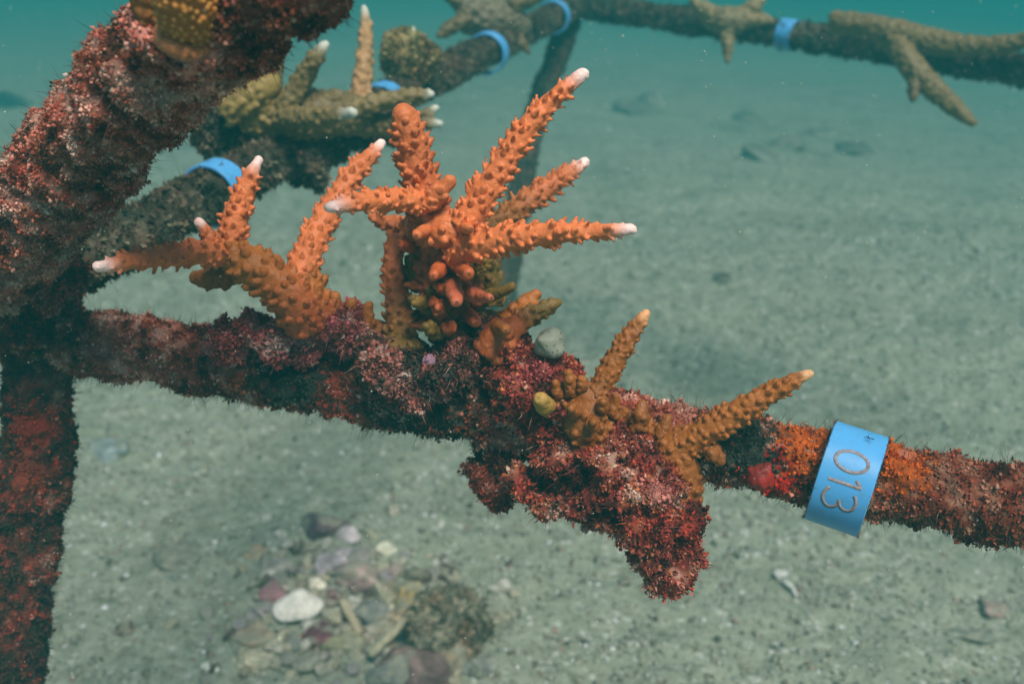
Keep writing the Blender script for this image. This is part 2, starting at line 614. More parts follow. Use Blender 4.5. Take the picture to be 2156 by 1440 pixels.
def nodules(Vs, Ns, n, size, pal, seed, patch=None, palseed=0):
    """small rounded sediment and crust lumps"""
    r = np.random.default_rng(seed)
    k = r.choice(len(Vs), n)
    s = size[0] * (size[1] / size[0]) ** (r.random(n) ** 2)
    IV = np.array([(1, 0, 0), (-1, 0, 0), (0, 1, 0), (0, -1, 0), (0, 0, 1), (0, 0, -1)], float)
    IF = np.array([(0, 2, 4), (2, 1, 4), (1, 3, 4), (3, 0, 4), (2, 0, 5), (1, 2, 5), (3, 1, 5), (0, 3, 5)])
    q, _ = np.linalg.qr(r.normal(0, 1, (n, 3, 3)))
    V = IV[None] * r.uniform(0.35, 1.25, (n, 6, 1)) * s[:, None, None] @ q + (Vs[k] + Ns[k] * (s * r.uniform(0, 1.0, n))[:, None])[:, None]
    F = (np.arange(n)[:, None, None] * 6 + IF[None]).reshape(-1, 3)
    c = pal_colour(Vs[k], pal, palseed, r, 0.2) * r.uniform(0.8, 1.3, (n, 1))
    if patch is not None:
        c = patch(Vs[k], c, r)
    return V.reshape(-1, 3), F, np.repeat(c, 6, 0)


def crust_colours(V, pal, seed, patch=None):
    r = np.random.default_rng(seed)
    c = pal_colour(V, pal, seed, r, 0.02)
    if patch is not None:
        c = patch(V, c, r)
    return c * 0.5  # crust darkened: paints occlusion shade into the gaps between fronds


def bar(name, ctrl, pal, seed, parent, growth=0.0022, nseg=72, step=0.0011, n_turf=9000, size=(0.0005, 0.0018), hair=1200, hair_len=(0.002, 0.006), patch=None, hair_pal=None, n_nod=1500):
    """an overgrown pipe of the frame: ctrl rows px, py, depth, radius in metres"""
    pts = np.array([[*P(a, b, d), r] for a, b, d, r in ctrl])
    length = np.linalg.norm(np.diff(pts[:, :3], axis=0), axis=1).sum()
    rows = catmull(pts, max(8, int(length / step)))
    V, F, nor, (n, sg) = tube_rows(rows[:, :3], rows[:, 3], nseg)
    m = n * sg
    g = (fbm(V[:m], 0.016, seed, 3) - 0.4) * growth * 2.0 + (fbm(V[:m], 0.0042, seed + 3, 3) - 0.5) * growth * 2.6
    V[:m] += nor * g[:, None]
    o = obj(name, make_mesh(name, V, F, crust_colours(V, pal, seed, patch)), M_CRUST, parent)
    S = Soup()
    S.add(*turf(V[:m], nor, int(n_turf * 1.7), size, pal, seed + 1, hair=int(hair * 2), hair_len=hair_len, patch=patch, hair_pal=hair_pal, palseed=seed))
    if n_nod:
        S.add(*nodules(V[:m], nor, n_nod * 3, (0.0003, 0.0010), pal, seed + 2, patch, palseed=seed))
    obj('turf_algae', S.mesh('turf_algae', False), M_TURF, o, kind='stuff')
    return o, V[:m], nor


# ------------------------------------------------------------------ the frame
FR0 = P(80, 705, 0.31)
frame = thing('coral_nursery_frame', (FR0[0], FR0[1], 0.0), 'overgrown pipe frame with legs standing on the sand', 'frame')


def orange_patches(spots, brown=None):
    def f(b, c, r):
        if brown is not None:
            k = np.clip((b[:, 0] - brown[0]) / brown[1] + (fbm(b, 0.01, 55, 3) - 0.5) * 1.2, 0, 1)[:, None]
            c = c * (1 - k) + c * np.array((0.56, 0.50, 0.42)) * k
        for (p, rad, col) in spots:
            d = np.linalg.norm(b - p, axis=1) / rad + (fbm(b, 0.004, 77, 2) - 0.5) * 0.9
            k = d < 1 + r.normal(0, 0.28, len(d))
            c[k] = np.asarray(col) * r.uniform(0.75, 1.25, (k.sum(), 1))
        return c
    return f


OR = (0.62, 0.13, 0.015)
RD = (0.55, 0.02, 0.008)
PK = (0.50, 0.11, 0.11)
DG = (0.05, 0.06, 0.045)
main_patch = orange_patches([(P(1690, 928, 0.258), 0.0085, OR), (P(1895, 965, 0.254), 0.0085, OR), (P(1575, 1045, 0.258), 0.006, OR),
                             (P(1605, 1000, 0.257), 0.0075, RD), (P(1560, 940, 0.258), 0.010, DG), (P(560, 690, 0.285), 0.008, PK),
                             (P(330, 760, 0.29), 0.006, (0.3, 0.11, 0.03)), (P(690, 850, 0.285), 0.012, (0.40, 0.08, 0.05)),
                             (P(900, 800, 0.285), 0.018, DG), (P(600, 800, 0.285), 0.012, DG)], brown=(P(1480, 940, 0.26)[0], 0.03))
HAIRD = dict(pal=[(0.07, 0.075, 0.05), (0.13, 0.08, 0.05), (0.2, 0.1, 0.07)], w=[3, 2, 1])
bar('crossbar', [(50, 700, 0.318, 0.0092), (500, 770, 0.302, 0.0095), (1000, 855, 0.285, 0.0095), (1500, 942, 0.27, 0.0090), (1800, 1000, 0.263, 0.0090), (2156, 1065, 0.255, 0.0088), (2600, 1145, 0.246, 0.0086)],
    RED, 11, frame, growth=0.0024, n_turf=15000, hair=3200, hair_len=(0.0015, 0.006), patch=main_patch, hair_pal=HAIRD, n_nod=3500)
bar('diagonal_bar', [(-75, 625, 0.295, 0.0126), (88, 424, 0.255, 0.0118), (250, 238, 0.222, 0.0112), (420, 72, 0.197, 0.0108), (590, -78, 0.177, 0.0104), (690, -160, 0.168, 0.0101)],
    RED, 23, frame, growth=0.0030, nseg=100, step=0.0010, n_turf=34000, size=(0.00035, 0.0012), hair=2600, hair_len=(0.0015, 0.005), hair_pal=HAIRD, n_nod=4500)
bar('leg', [(75, 705, 0.318, 0.0094), (80, 900, 0.325, 0.0100), (45, 1250, 0.345, 0.0098), (20, 1500, 0.358, 0.0095), (0, 1840, 0.372, 0.0095)],
    DARKRED, 37, frame, growth=0.0026, n_turf=9000, hair=2200, hair_pal=HAIRD, n_nod=2200,
    patch=orange_patches([(P(70, 900, 0.315), 0.007, (0.34, 0.035, 0.014)), (P(50, 1000, 0.318), 0.006, (0.28, 0.05, 0.025))]))
bar('side_bar', [(120, 576, 0.325, 0.0085), (400, 430, 0.38, 0.0085), (650, 300, 0.456, 0.0085), (900, 171, 0.585, 0.0088), (1212, 10, 0.88, 0.0088)],
    OLIVE, 41, frame, growth=0.0022, nseg=48, step=0.0022, n_turf=11000, size=(0.001, 0.0032), hair=2200, hair_len=(0.003, 0.009), n_nod=700)
bar('far_bar', [(1190, 8, 0.89, 0.0092), (1500, 52, 0.80, 0.0090), (1880, 105, 0.72, 0.0090), (2156, 145, 0.665, 0.0090), (2700, 225, 0.57, 0.0090)],
    OLIVE, 43, frame, growth=0.0024, nseg=40, step=0.003, n_turf=8000, size=(0.0012, 0.0035), hair=1500, hair_len=(0.003, 0.009), n_nod=400)
bar('leg', [(1225, -40, 0.90, 0.0100), (1168, 130, 0.885, 0.0100), (1122, 270, 0.875, 0.0100), (1068, 560, 0.855, 0.0105), (1045, 800, 0.84, 0.0105), (1040, 1010, 0.82, 0.0105), (1038, 1100, 0.81, 0.0105)],
    OLIVE, 47, frame, growth=0.0018, nseg=40, step=0.003, n_turf=4000, size=(0.001, 0.0026), hair=300, n_nod=300)

# ------------------------------------------------------------------ overgrown dead coral lumps on the crossbar
def lump_mass(name, balls, label, cat, pal, seed, n_turf, hair, patch=None, growth=0.0042, voxel=0.0010, size=(0.0005, 0.0020)):
    S = Soup()
    IV, IF = ICO[2]
    for (a, b, d, rp) in balls:
        S.add(IV * (rp * d / FPX) + P(a, b, d), IF)
    V, F, N = remesh(S, voxel, 6)
    g = (fbm(V, 0.009, seed, 3) - 0.45) * growth * 2.4 + (fbm(V, 0.003, seed + 2, 3) - 0.5) * growth * 1.6
    V = V + N * g[:, None]
    org = P(*balls[0][:3])
    t = thing(name, org, label, cat)
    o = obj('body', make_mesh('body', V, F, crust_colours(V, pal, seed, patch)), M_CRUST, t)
    S = Soup()
    S.add(*turf(V, N, int(n_turf * 1.6), size, pal, seed + 1, hair=hair * 2, hair_len=(0.0012, 0.0042), patch=patch, palseed=seed))
    S.add(*nodules(V, N, int(n_turf * 0.7), (0.0003, 0.0011), pal, seed + 3, patch, palseed=seed))
    obj('turf_algae', S.mesh('turf_algae', False), M_TURF, t, kind='stuff')
    return t


DEEP = dict(pal=[(0.36, 0.075, 0.055), (0.23, 0.035, 0.026), (0.50, 0.17, 0.12), (0.06, 0.022, 0.016), (0.64, 0.37, 0.28), (0.42, 0.05, 0.03), (0.50, 0.15, 0.05)],
            w=[5, 4, 3, 4, 1.4, 1.5, 1.5])
lump_mass('overgrown_coral_base', [(1080, 770, 0.272, 62), (1130, 830, 0.268, 80), (1205, 905, 0.264, 78), (1280, 975, 0.260, 84), (1345, 1040, 0.258, 88), (1385, 1095, 0.258, 78), (1395, 1150, 0.258, 58), (1392, 1190, 0.258, 30), (1235, 1030, 0.264, 50), (1170, 1035, 0.268, 36), (1110, 1030, 0.268, 28), (1160, 990, 0.280, 24)],
          'big red algae-covered lump hanging below the crossbar to a point', 'overgrown coral', DEEP, 61, 13000, 1800, growth=0.0058,
          patch=orange_patches([(P(1120, 760, 0.258), 0.007, (0.42, 0.09, 0.09)), (P(1390, 1035, 0.245), 0.004, (0.58, 0.22, 0.18))]))
lump_mass('overgrown_joint', [(70, 600, 0.298, 72), (40, 660, 0.305, 78), (115, 575, 0.292, 50), (110, 650, 0.312, 52), (20, 560, 0.296, 70), (70, 715, 0.318, 62)],
          'dark overgrown lump, part growth and part painted shade, where the diagonal bar, crossbar and front leg meet', 'overgrown coral', DARKRED, 69, 7000, 900, growth=0.0036)  # growth at the joint; its dark colour also paints the diagonal bar's shaded underside
lump_mass('overgrown_stub', [(1060, 930, 0.29, 52), (1055, 985, 0.288, 48), (1050, 1035, 0.286, 34), (1040, 1065, 0.286, 20)],
          'dark red overgrown stub dangling left of the big lump', 'overgrown coral', DARKRED, 67, 3500, 500)
lump_mass('overgrown_clump', [(800, 770, 0.276, 42), (850, 800, 0.272, 46), (905, 790, 0.270, 46), (960, 760, 0.270, 52), (1000, 720, 0.274, 42), (780, 730, 0.278, 30)],
          'rough pink and dark crust clump on crossbar below central coral', 'overgrown coral',
          dict(pal=[(0.16, 0.06, 0.05), (0.08, 0.05, 0.04), (0.42, 0.16, 0.12), (0.05, 0.045, 0.035), (0.46, 0.30, 0.26), (0.5, 0.13, 0.1)], w=[4, 4, 3, 3, 1.5, 2]), 71, 7000, 1500)
lump_mass('overgrown_mound', [(690, 700, 0.282, 36), (730, 690, 0.282, 34), (650, 720, 0.284, 34), (590, 705, 0.284, 38), (540, 690, 0.286, 32), (470, 720, 0.288, 34)],
          'pink crusted mound on crossbar at the left coral foot', 'overgrown coral',
          dict(pal=[(0.46, 0.16, 0.13), (0.36, 0.07, 0.07), (0.54, 0.27, 0.22), (0.20, 0.05, 0.04), (0.58, 0.36, 0.31), (0.6, 0.10, 0.15)], w=[5, 3, 3, 2, 2, 1.5]), 73, 6000, 700)

# ------------------------------------------------------------------ corals
ORANGE = np.array((0.57, 0.155, 0.045))
DEEPOR = np.array((0.38, 0.08, 0.02))
OCHRE = np.array((0.27, 0.085, 0.010))
OLV = np.array((0.13, 0.075, 0.012))
PALE = np.array((0.80, 0.58, 0.54))
TAN = np.array((0.17, 0.125, 0.045))


def coral_piece(tubes, voxel=0.00024, tent=0.55, mouth=0.34, mouth_col=(0.10, 0.03, 0.012), seed=0, base=ORANGE, tip_col=PALE, smooth_iter=1, low=None, blobs=()):
    """tubes: dicts(path rows xyz+r, tip pale length, cor spacing/len/r, base colours); one fused mesh"""
    r = np.random.default_rng(seed)
    S = Soup()
    mouths, mdirs, axes = [], [], []
    for tb in tubes:
        rows = tb['rows']
        S.add(*tube_rows(rows[:, :3], rows[:, 3], 20, round_tip=True)[:2])
        axes.append((rows, tb))
        if not tb.get('sp'):
            Te = rows[-1, :3] - rows[-2, :3]
            Te /= np.linalg.norm(Te)
            mouths.append(rows[-1, :3] + Te * rows[-1, 3])
            mdirs.append(Te)
            continue
        sp, cl, cr = tb['sp'], tb['cl'], tb['cr']
        seglen = np.linalg.norm(np.diff(rows[:, :3], axis=0), axis=1)
        s = np.concatenate([[0], np.cumsum(seglen)])
        T, N, B = frames(rows[:, :3])
        u, k = sp * 0.4, 0
        while u < s[-1] - tb.get('bare', 0.0012):
            c = np.array([np.interp(u, s, rows[:, j]) for j in range(3)])
            rad = np.interp(u, s, rows[:, 3])
            i = min(int(np.searchsorted(s, u)), len(rows) - 1)
            cnt = max(3, int(round(2 * math.pi * rad / sp)))
            for q in range(cnt):
                a = 2 * math.pi * (q + 0.5 * (k % 2) + r.normal(0, 0.20)) / cnt
                nn = N[i] * math.cos(a) + B[i] * math.sin(a)
                uu = u + r.normal(0, sp * 0.26)
                if not (0 < uu < s[-1]):
                    continue
                c2 = np.array([np.interp(uu, s, rows[:, j]) for j in range(3)])
                rel = uu / s[-1]
                fall = 1 - 0.5 * max(0, (rel - 0.75) / 0.25)
                L = cl * r.uniform(0.55, 1.2) * fall
                R0 = cr * r.uniform(0.85, 1.2) * (0.6 + 0.4 * fall)
                d = nn * math.cos(0.74) + T[i] * math.sin(0.74 + r.normal(0, 0.25))
                d /= np.linalg.norm(d)
                p0 = c2 + nn * rad * 0.6
                p1 = c2 + nn * rad + d * L
                pts = np.array([p0 - T[i] * R0 * 0.8, c2 + nn * (rad * 0.97) + d * L * 0.12, c2 + nn * rad + d * L * 0.55, p1 - d * R0 * 0.15, p1])
                rr = np.array([R0 * 1.8, R0 * 1.35, R0 * 0.90, R0 * 0.68, R0 * 0.52])
                S.add(*tube_rows(pts, rr, 9, cap=True)[:2])
                mouths.append(p1)
                mdirs.append(d)
            u += sp * 0.86
            k += 1
    for (c, rr) in blobs:
        IV, IF = ICO[2]
        S.add(IV * rr + c, IF)
    V, F, N = remesh(S, voxel, smooth_iter)
    V = V + N * ((fbm(V, 0.0035, seed + 1, 3) - 0.5) * 0.0011 + (fbm(V, 0.0010, seed + 2, 2) - 0.5) * 0.00028)[:, None]
    # pigment: pale growing tips, brown mouths, slow variation
    col = np.empty_like(V)
    best = np.full(len(V), 1e9)
    for rows, tb in axes:
        cb = np.asarray(tb.get('col', base))
        lowc = np.asarray(tb.get('low', cb))
        step = max(1, len(rows) // 40)
        ax = rows[::step]
        D = np.linalg.norm(V[:, None] - ax[None, :, :3], axis=2) - ax[None, :, 3]
        j = D.argmin(1)
        d = D[np.arange(len(V)), j]
        rel = j / max(1, len(ax) - 1)
        c = lowc * (1 - np.clip(rel * 1.6, 0, 1))[:, None] + cb * np.clip(rel * 1.6, 0, 1)[:, None]
        tl = tb.get('tip', 0)
        if tl:
            dt = np.linalg.norm(V - rows[-1, :3], axis=1) - rows[-1, 3]
            k = np.clip(1.04 - dt / (tl * 3.0), 0, 1) ** 3.0
            c = c * (1 - k[:, None]) + np.asarray(tip_col) * k[:, None]
        u = d < best
        col[u] = c[u]
        best[u] = d[u]
    col *= (0.82 + 0.36 * fbm(V, 0.004, seed + 3, 3))[:, None]
    if mouths:
        Mo = np.array(mouths)
        md = np.array(mdirs)
        dm = np.full(len(V), 1e9)
        for s0 in range(0, len(V), 20000):
            dm[s0:s0 + 20000] = np.linalg.norm(V[s0:s0 + 20000, None] - Mo[None], axis=2).min(1)
        cr = tubes[0].get('cr', 0.0008) if tubes else 0.0008
        k = np.clip(1.25 - dm / (cr * 0.75), 0, 1)[:, None] * mouth * 1.6
        k = np.clip(k, 0, 0.8)
        col = col * (1 - k) + np.asarray(mouth_col) * k
    out = Soup()
    out.add(V, F, col)
    if mouths and tent > 0:
        tv, tf, n = [], [], 0
        for p, d in zip(Mo, md):
            if r.random() > tent:
                continue
            e1 = np.cross(d, (0.3, 0.5, 0.81)); e1 /= np.linalg.norm(e1)
            e2 = np.cross(d, e1)
            for q in range(6):
                a = q * math.pi / 3 + r.normal(0, 0.2)
                o1 = e1 * math.cos(a) + e2 * math.sin(a)
                t1 = -e1 * math.sin(a) + e2 * math.cos(a)
                b0 = p + o1 * cr * 0.35 - d * cr * 0.2
                w = cr * 0.13
                L = cr * r.uniform(0.45, 0.95)
                tv += [b0 + t1 * w, b0 - t1 * w, b0 + o1 * w * 1.5, b0 + (d * 0.85 + o1 * 0.5) * L]
                tf += [(n, n + 1, n + 3), (n + 1, n + 2, n + 3), (n + 2, n, n + 3)]
                n += 4
        if tv:
            out.add(np.array(tv), np.array(tf), np.array((0.11, 0.045, 0.014)))
    return out


def rows_px(ctrl, n=None):
    """control rows px, py, depth, radius in photo pixels -> resampled xyz + r"""
    pts = np.array([[*P(a, b, d), rp * d / FPX] for a, b, d, rp in ctrl])
    L = np.linalg.norm(np.diff(pts[:, :3], axis=0), axis=1).sum()
    return catmull(pts, n or max(6, int(L / 0.0008)))


def T_(ctrl, sp=28, cl=17, cr=6, tip=0, col=ORANGE, low=None, bare=None):
    """branch description with sizes in photo pixels at its own depth"""
    k = ctrl[0][2] / FPX
    return dict(rows=rows_px(ctrl), sp=sp * k if sp else 0, cl=cl * k, cr=cr * k, tip=tip * 0.95 * k, col=col, low=col if low is None else low, bare=(bare if bare is not None else 9 + tip * 0.5) * k)


def TB(ctrl, sp=28, cl=17, cr=6, tip=0, **kw):
    """a slim tapering finger: finer, closer corallites"""
    n = len(ctrl)
    c = [(a, b, d, q * (0.80 - 0.10 * i / (n - 1))) for i, (a, b, d, q) in enumerate(ctrl)]
    return T_(c, sp=sp * 0.80, cl=cl * 0.76, cr=cr * 0.76, tip=tip * 0.50, **kw)


def colony(name, foot, label, group=None):
    return thing(name, P(*foot), label, 'coral', group)


_seed = [100]


def piece(parent, name, tubes, label=None, **kw):
    _seed[0] += 7
    s = coral_piece(tubes, seed=_seed[0], **kw)
    return obj(name, s.mesh(name), M_CORAL, parent, label=label)


# --- left orange colony
A = colony('staghorn_coral', (640, 690, 0.278), 'orange staghorn coral nearest the diagonal bar, left branch reaching the leg', 'staghorn corals on the crossbar')
piece(A, 'base', [T_([(655, 690, 0.280, 46), (625, 635, 0.276, 48), (572, 590, 0.274, 44), (510, 548, 0.272, 38), (465, 518, 0.272, 32)], sp=26, cl=15, cr=6.8, col=OCHRE * 1.2, low=DEEPOR),
                  T_([(680, 680, 0.280, 36), (648, 620, 0.278, 40), (640, 570, 0.278, 32)], sp=26, cl=15, cr=6.8, col=OCHRE * 1.25, low=DEEPOR),
                  T_([(640, 650, 0.282, 34), (720, 680, 0.284, 30), (800, 700, 0.286, 26)], sp=34, cl=24, cr=10, col=OCHRE * 1.2, low=DEEPOR),
                  T_([(490, 570, 0.282, 30), (445, 585, 0.285, 24), (415, 585, 0.287, 16)], sp=30, cl=11, cr=8, col=OCHRE * 0.8)], tent=0.25, mouth=0.2, smooth_iter=3)
for xy, h in (((706, 645), 34), ((742, 660), 36), ((776, 665), 34)):
    piece(A, 'stub', [T_([(xy[0], xy[1] + 18, 0.283, 16), (xy[0] - 2, xy[1], 0.281, 15), (xy[0] - 1, xy[1] - h * 0.6, 0.280, 12)], sp=0, col=OCHRE * 1.25)], tent=0)
piece(A, 'branch', [TB([(465, 535, 0.270, 34), (400, 533, 0.260, 31), (310, 545, 0.248, 27), (245, 555, 0.240, 22), (207, 561, 0.236, 18)], tip=34, col=ORANGE * 0.98)])
piece(A, 'branch', [TB([(478, 525, 0.272, 36), (500, 445, 0.272, 33), (522, 390, 0.272, 27), (544, 338, 0.272, 15)], tip=30, col=ORANGE * 0.93)])
piece(A, 'stub', [T_([(450, 515, 0.268, 18), (432, 488, 0.267, 15), (420, 470, 0.266, 11)], sp=18, cl=6, cr=5, tip=4, col=ORANGE * 0.95)])
piece(A, 'branch', [TB([(625, 600, 0.276, 42), (655, 520, 0.280, 38), (695, 440, 0.285, 34), (755, 355, 0.290, 28), (803, 303, 0.294, 14)], tip=32, col=ORANGE * 0.93)])

# --- central colony
B = colony('staghorn_coral', (960, 720, 0.272), 'largest orange staghorn coral, long branches fanning out mid crossbar', 'staghorn corals on the crossbar')
piece(B, 'base', [T_([(960, 715, 0.278, 46), (950, 640, 0.276, 54), (940, 560, 0.272, 54), (935, 490, 0.267, 44)], sp=32, cl=18, cr=8.5, col=DEEPOR * 0.9, low=OLV * 0.9),
                  T_([(880, 600, 0.284, 30), (900, 540, 0.280, 38), (920, 500, 0.274, 40)], sp=36, cl=14, cr=9, col=OLV * 1.2),
                  T_([(1030, 640, 0.285, 30), (1010, 570, 0.282, 40), (990, 520, 0.276, 40)], sp=36, cl=14, cr=9, col=OLV * 1.1),
                  T_([(1030, 735, 0.270, 44), (1055, 712, 0.268, 38), (1080, 690, 0.268, 26)], sp=34, cl=9, cr=11, col=np.array((0.34, 0.08, 0.014))),
                  T_([(870, 480, 0.270, 30), (930, 480, 0.258, 40), (990, 480, 0.256, 34)], sp=28, cl=13, cr=7, col=ORANGE)], tent=0.2, mouth=0.25, smooth_iter=3)
piece(B, 'branch', [T_([(915, 490, 0.262, 38), (892, 400, 0.258, 35), (872, 320, 0.254, 33), (857, 265, 0.251, 31), (851, 246, 0.250, 27)], sp=24, cl=19, cr=5.4, bare=2, col=ORANGE * 0.86, low=DEEPOR)])
piece(B, 'branch', [TB([(905, 425, 0.255, 32), (830, 420, 0.246, 30), (760, 425, 0.238, 26), (715, 433, 0.234, 21), (692, 437, 0.232, 17)], sp=28, cl=15, cr=6, tip=42, col=ORANGE * 1.03)])
piece(B, 'branch', [TB([(975, 480, 0.254, 40), (1040, 375, 0.252, 36), (1100, 280, 0.250, 32), (1170, 205, 0.249, 27), (1227, 157, 0.248, 17)], sp=29, cl=21, cr=6.2, tip=36, col=ORANGE * 1.05)])
piece(B, 'branch', [TB([(1010, 525, 0.282, 36), (1060, 465, 0.287, 34), (1130, 410, 0.291, 31), (1190, 370, 0.294, 25), (1231, 343, 0.296, 15)], sp=27, cl=17, cr=6, tip=36, col=ORANGE * 0.8, low=OLV * 1.4)])
piece(B, 'branch', [TB([(960, 540, 0.260, 40), (1010, 515, 0.250, 40), (1100, 497, 0.243, 34), (1200, 490, 0.238, 27), (1290, 486, 0.235, 20), (1328, 484, 0.234, 17)], sp=28, cl=18, cr=6, tip=36, col=ORANGE * 1.08)])
piece(B, 'stub', [T_([(900, 430, 0.252, 24), (925, 402, 0.250, 18), (945, 384, 0.249, 15)], sp=20, cl=7, cr=6, col=ORANGE * 0.9)])
piece(B, 'branch', [TB([(845, 720, 0.284, 40), (838, 640, 0.282, 36), (828, 560, 0.280, 30), (832, 505, 0.279, 22)], sp=27, cl=15, cr=6, col=ORANGE * 0.92, low=OLV * 1.5)])
piece(B, 'branch', [TB([(905, 490, 0.282, 32), (840, 478, 0.286, 26), (785, 456, 0.288, 14)], sp=28, cl=11, cr=7, col=ORANGE * 0.8)])
for c, col in ((([(910, 480, 0.262, 20), (885, 490, 0.250, 16), (878, 495, 0.244, 13)]), ORANGE), (([(960, 480, 0.258, 18), (980, 480, 0.248, 14), (990, 482, 0.243, 11)]), ORANGE * 1.05),
               (([(930, 560, 0.265, 22), (918, 575, 0.252, 17), (913, 580, 0.246, 14)]), DEEPOR * 1.2), (([(965, 560, 0.265, 24), (980, 572, 0.251, 19), (986, 576, 0.246, 14)]), DEEPOR * 1.15),
               (([(950, 590, 0.268, 26), (958, 620, 0.254, 21), (961, 634, 0.248, 16)]), np.array((0.42, 0.10, 0.045))), (([(975, 610, 0.268, 24), (1010, 624, 0.254, 17), (1032, 628, 0.248, 12)]), np.array((0.42, 0.10, 0.045))),
               (([(1010, 630, 0.275, 20), (1050, 615, 0.270, 15), (1078, 602, 0.268, 11)]), OLV * 1.3), (([(868, 520, 0.272, 20), (850, 516, 0.262, 16), (842, 512, 0.258, 13)]), DEEPOR * 1.1),
               (([(985, 660, 0.275, 20), (1000, 675, 0.262, 15), (1002, 680, 0.258, 12)]), DEEPOR), (([(1045, 690, 0.266, 20), (1060, 694, 0.258, 16), (1064, 696, 0.254, 12)]), OCHRE)):
    _seed[0] += 3
    piece(B, 'stub', [T_([(a, b, d, q * 0.82) for a, b, d, q in c], sp=0, col=col)], tent=0.5, mouth=0.6)
rb = np.random.default_rng(404)
for q in range(20):
    a = rb.uniform(-1.9, 1.9)
    y0 = rb.uniform(545, 705)
    x0 = 950 + 46 * math.sin(a)
    d0 = 0.274 - 0.010 * math.cos(a)
    L = rb.uniform(22, 50)
    dx, dy = math.sin(a) * L * 1.0 + rb.normal(0, 8), rb.uniform(-0.7, 0.35) * L
    dd = -0.006 * math.cos(a) * L / 30
    r0 = rb.uniform(11, 15)
    cq = (OLV * 1.2, OLV * 1.7, DEEPOR * 0.9, DEEPOR * 1.1)[q % 4]
    piece(B, 'stub', [T_([(x0, y0, d0, r0), (x0 + dx * 0.6, y0 + dy * 0.6, d0 + dd * 0.6, r0 * 0.85), (x0 + dx, y0 + dy, d0 + dd, r0 * 0.6)], sp=17, cl=5, cr=4.5, col=cq, bare=4)], tent=0.5)
piece(B, 'branch', [TB([(1060, 700, 0.270, 32), (1110, 668, 0.270, 27), (1150, 650, 0.270, 22), (1176, 638, 0.270, 13)], sp=26, cl=9, cr=7, col=OLV * 1.2, low=DEEPOR)])
piece(B, 'stub', [T_([(1065, 680, 0.276, 24), (1100, 645, 0.276, 19), (1128, 622, 0.276, 13)], sp=24, cl=8, cr=7, col=OCHRE * 1.3)])
piece(B, 'stub', [T_([(885, 745, 0.280, 32), (860, 748, 0.276, 34), (830, 730, 0.278, 26)], sp=30, cl=10, cr=8, col=OLV * 1.25)], tent=0)
piece(B, 'stub', [T_([(870, 690, 0.286, 20), (888, 660, 0.286, 16), (892, 640, 0.286, 12)], sp=0, col=OLV)], tent=0)

# --- right colonies
Cc = colony('staghorn_coral', (1230, 880, 0.258), 'brown-orange staghorn coral with one slim upright finger right of the sea squirt', 'staghorn corals on the crossbar')
piece(Cc, 'base', [T_([(1250, 930, 0.262, 46), (1235, 880, 0.258, 52), (1245, 840, 0.257, 38)], sp=26, cl=12, cr=7, col=OCHRE * 0.95, low=OCHRE * 1.1),
                   T_([(1260, 900, 0.262, 36), (1190, 850, 0.262, 38), (1150, 850, 0.262, 28)], sp=26, cl=12, cr=7, col=OCHRE * 0.85),
                   T_([(1250, 910, 0.262, 36), (1300, 880, 0.262, 30), (1320, 880, 0.262, 20)], sp=32, cl=12, cr=9, col=OCHRE * 0.9)], tent=0.1, mouth=0.3, smooth_iter=3)
piece(Cc, 'branch', [TB([(1245, 850, 0.256, 32), (1280, 785, 0.256, 29), (1315, 725, 0.256, 26), (1345, 680, 0.256, 20), (1360, 661, 0.256, 14)], sp=20, cl=10, cr=5, tip=30, col=OCHRE * 0.9)], tip_col=np.array((0.60, 0.30, 0.13)), tent=0.2)
for c in ([(1205, 830, 0.256, 18), (1200, 800, 0.254, 14), (1196, 785, 0.253, 10)], [(1290, 870, 0.256, 18), (1297, 845, 0.254, 14), (1298, 835, 0.253, 11)], [(1262, 862, 0.253, 14), (1268, 850, 0.249, 11), (1270, 846, 0.248, 9)], [(1215, 870, 0.252, 15), (1205, 862, 0.248, 12), (1202, 860, 0.246, 10)], [(1245, 895, 0.254, 15), (1248, 890, 0.249, 12), (1248, 889, 0.247, 10)], [(1178, 835, 0.258, 15), (1172, 812, 0.256, 12), (1170, 806, 0.255, 9)], [(1230, 830, 0.256, 16), (1225, 805, 0.253, 13), (1222, 798, 0.252, 10)]):
    piece(Cc, 'stub', [T_([(a, b, d, q * 0.85) for a, b, d, q in c], sp=19, cl=5, cr=6, col=OCHRE, bare=4)], tent=0.6)
piece(Cc, 'stub', [T_([(1165, 865, 0.262, 24), (1145, 850, 0.256, 20), (1138, 842, 0.253, 16)], sp=0, col=np.array((0.36, 0.22, 0.05)))], tent=0)
Dd = colony('staghorn_coral', (1420, 970, 0.256), 'brown-orange staghorn coral whose thick finger slants up toward the blue tag 013', 'staghorn corals on the crossbar')
piece(Dd, 'base', [T_([(1445, 1060, 0.258, 28), (1435, 1000, 0.256, 38), (1420, 955, 0.256, 44), (1440, 930, 0.255, 38)], sp=26, cl=12, cr=6.5, col=OCHRE, low=OCHRE * 0.8),
                   T_([(1420, 950, 0.260, 40), (1370, 920, 0.262, 32), (1345, 900, 0.262, 26)], sp=26, cl=12, cr=6.5, col=OCHRE * 0.9)], tent=0.1, mouth=0.2, smooth_iter=3)
piece(Dd, 'branch', [TB([(1430, 945, 0.255, 42), (1500, 900, 0.250, 39), (1580, 852, 0.246, 32), (1660, 808, 0.243, 23), (1704, 786, 0.242, 15)], sp=24, cl=12, cr=6, tip=26, col=OCHRE * 1.15)], tip_col=np.array((0.62, 0.34, 0.17)), tent=0.25)
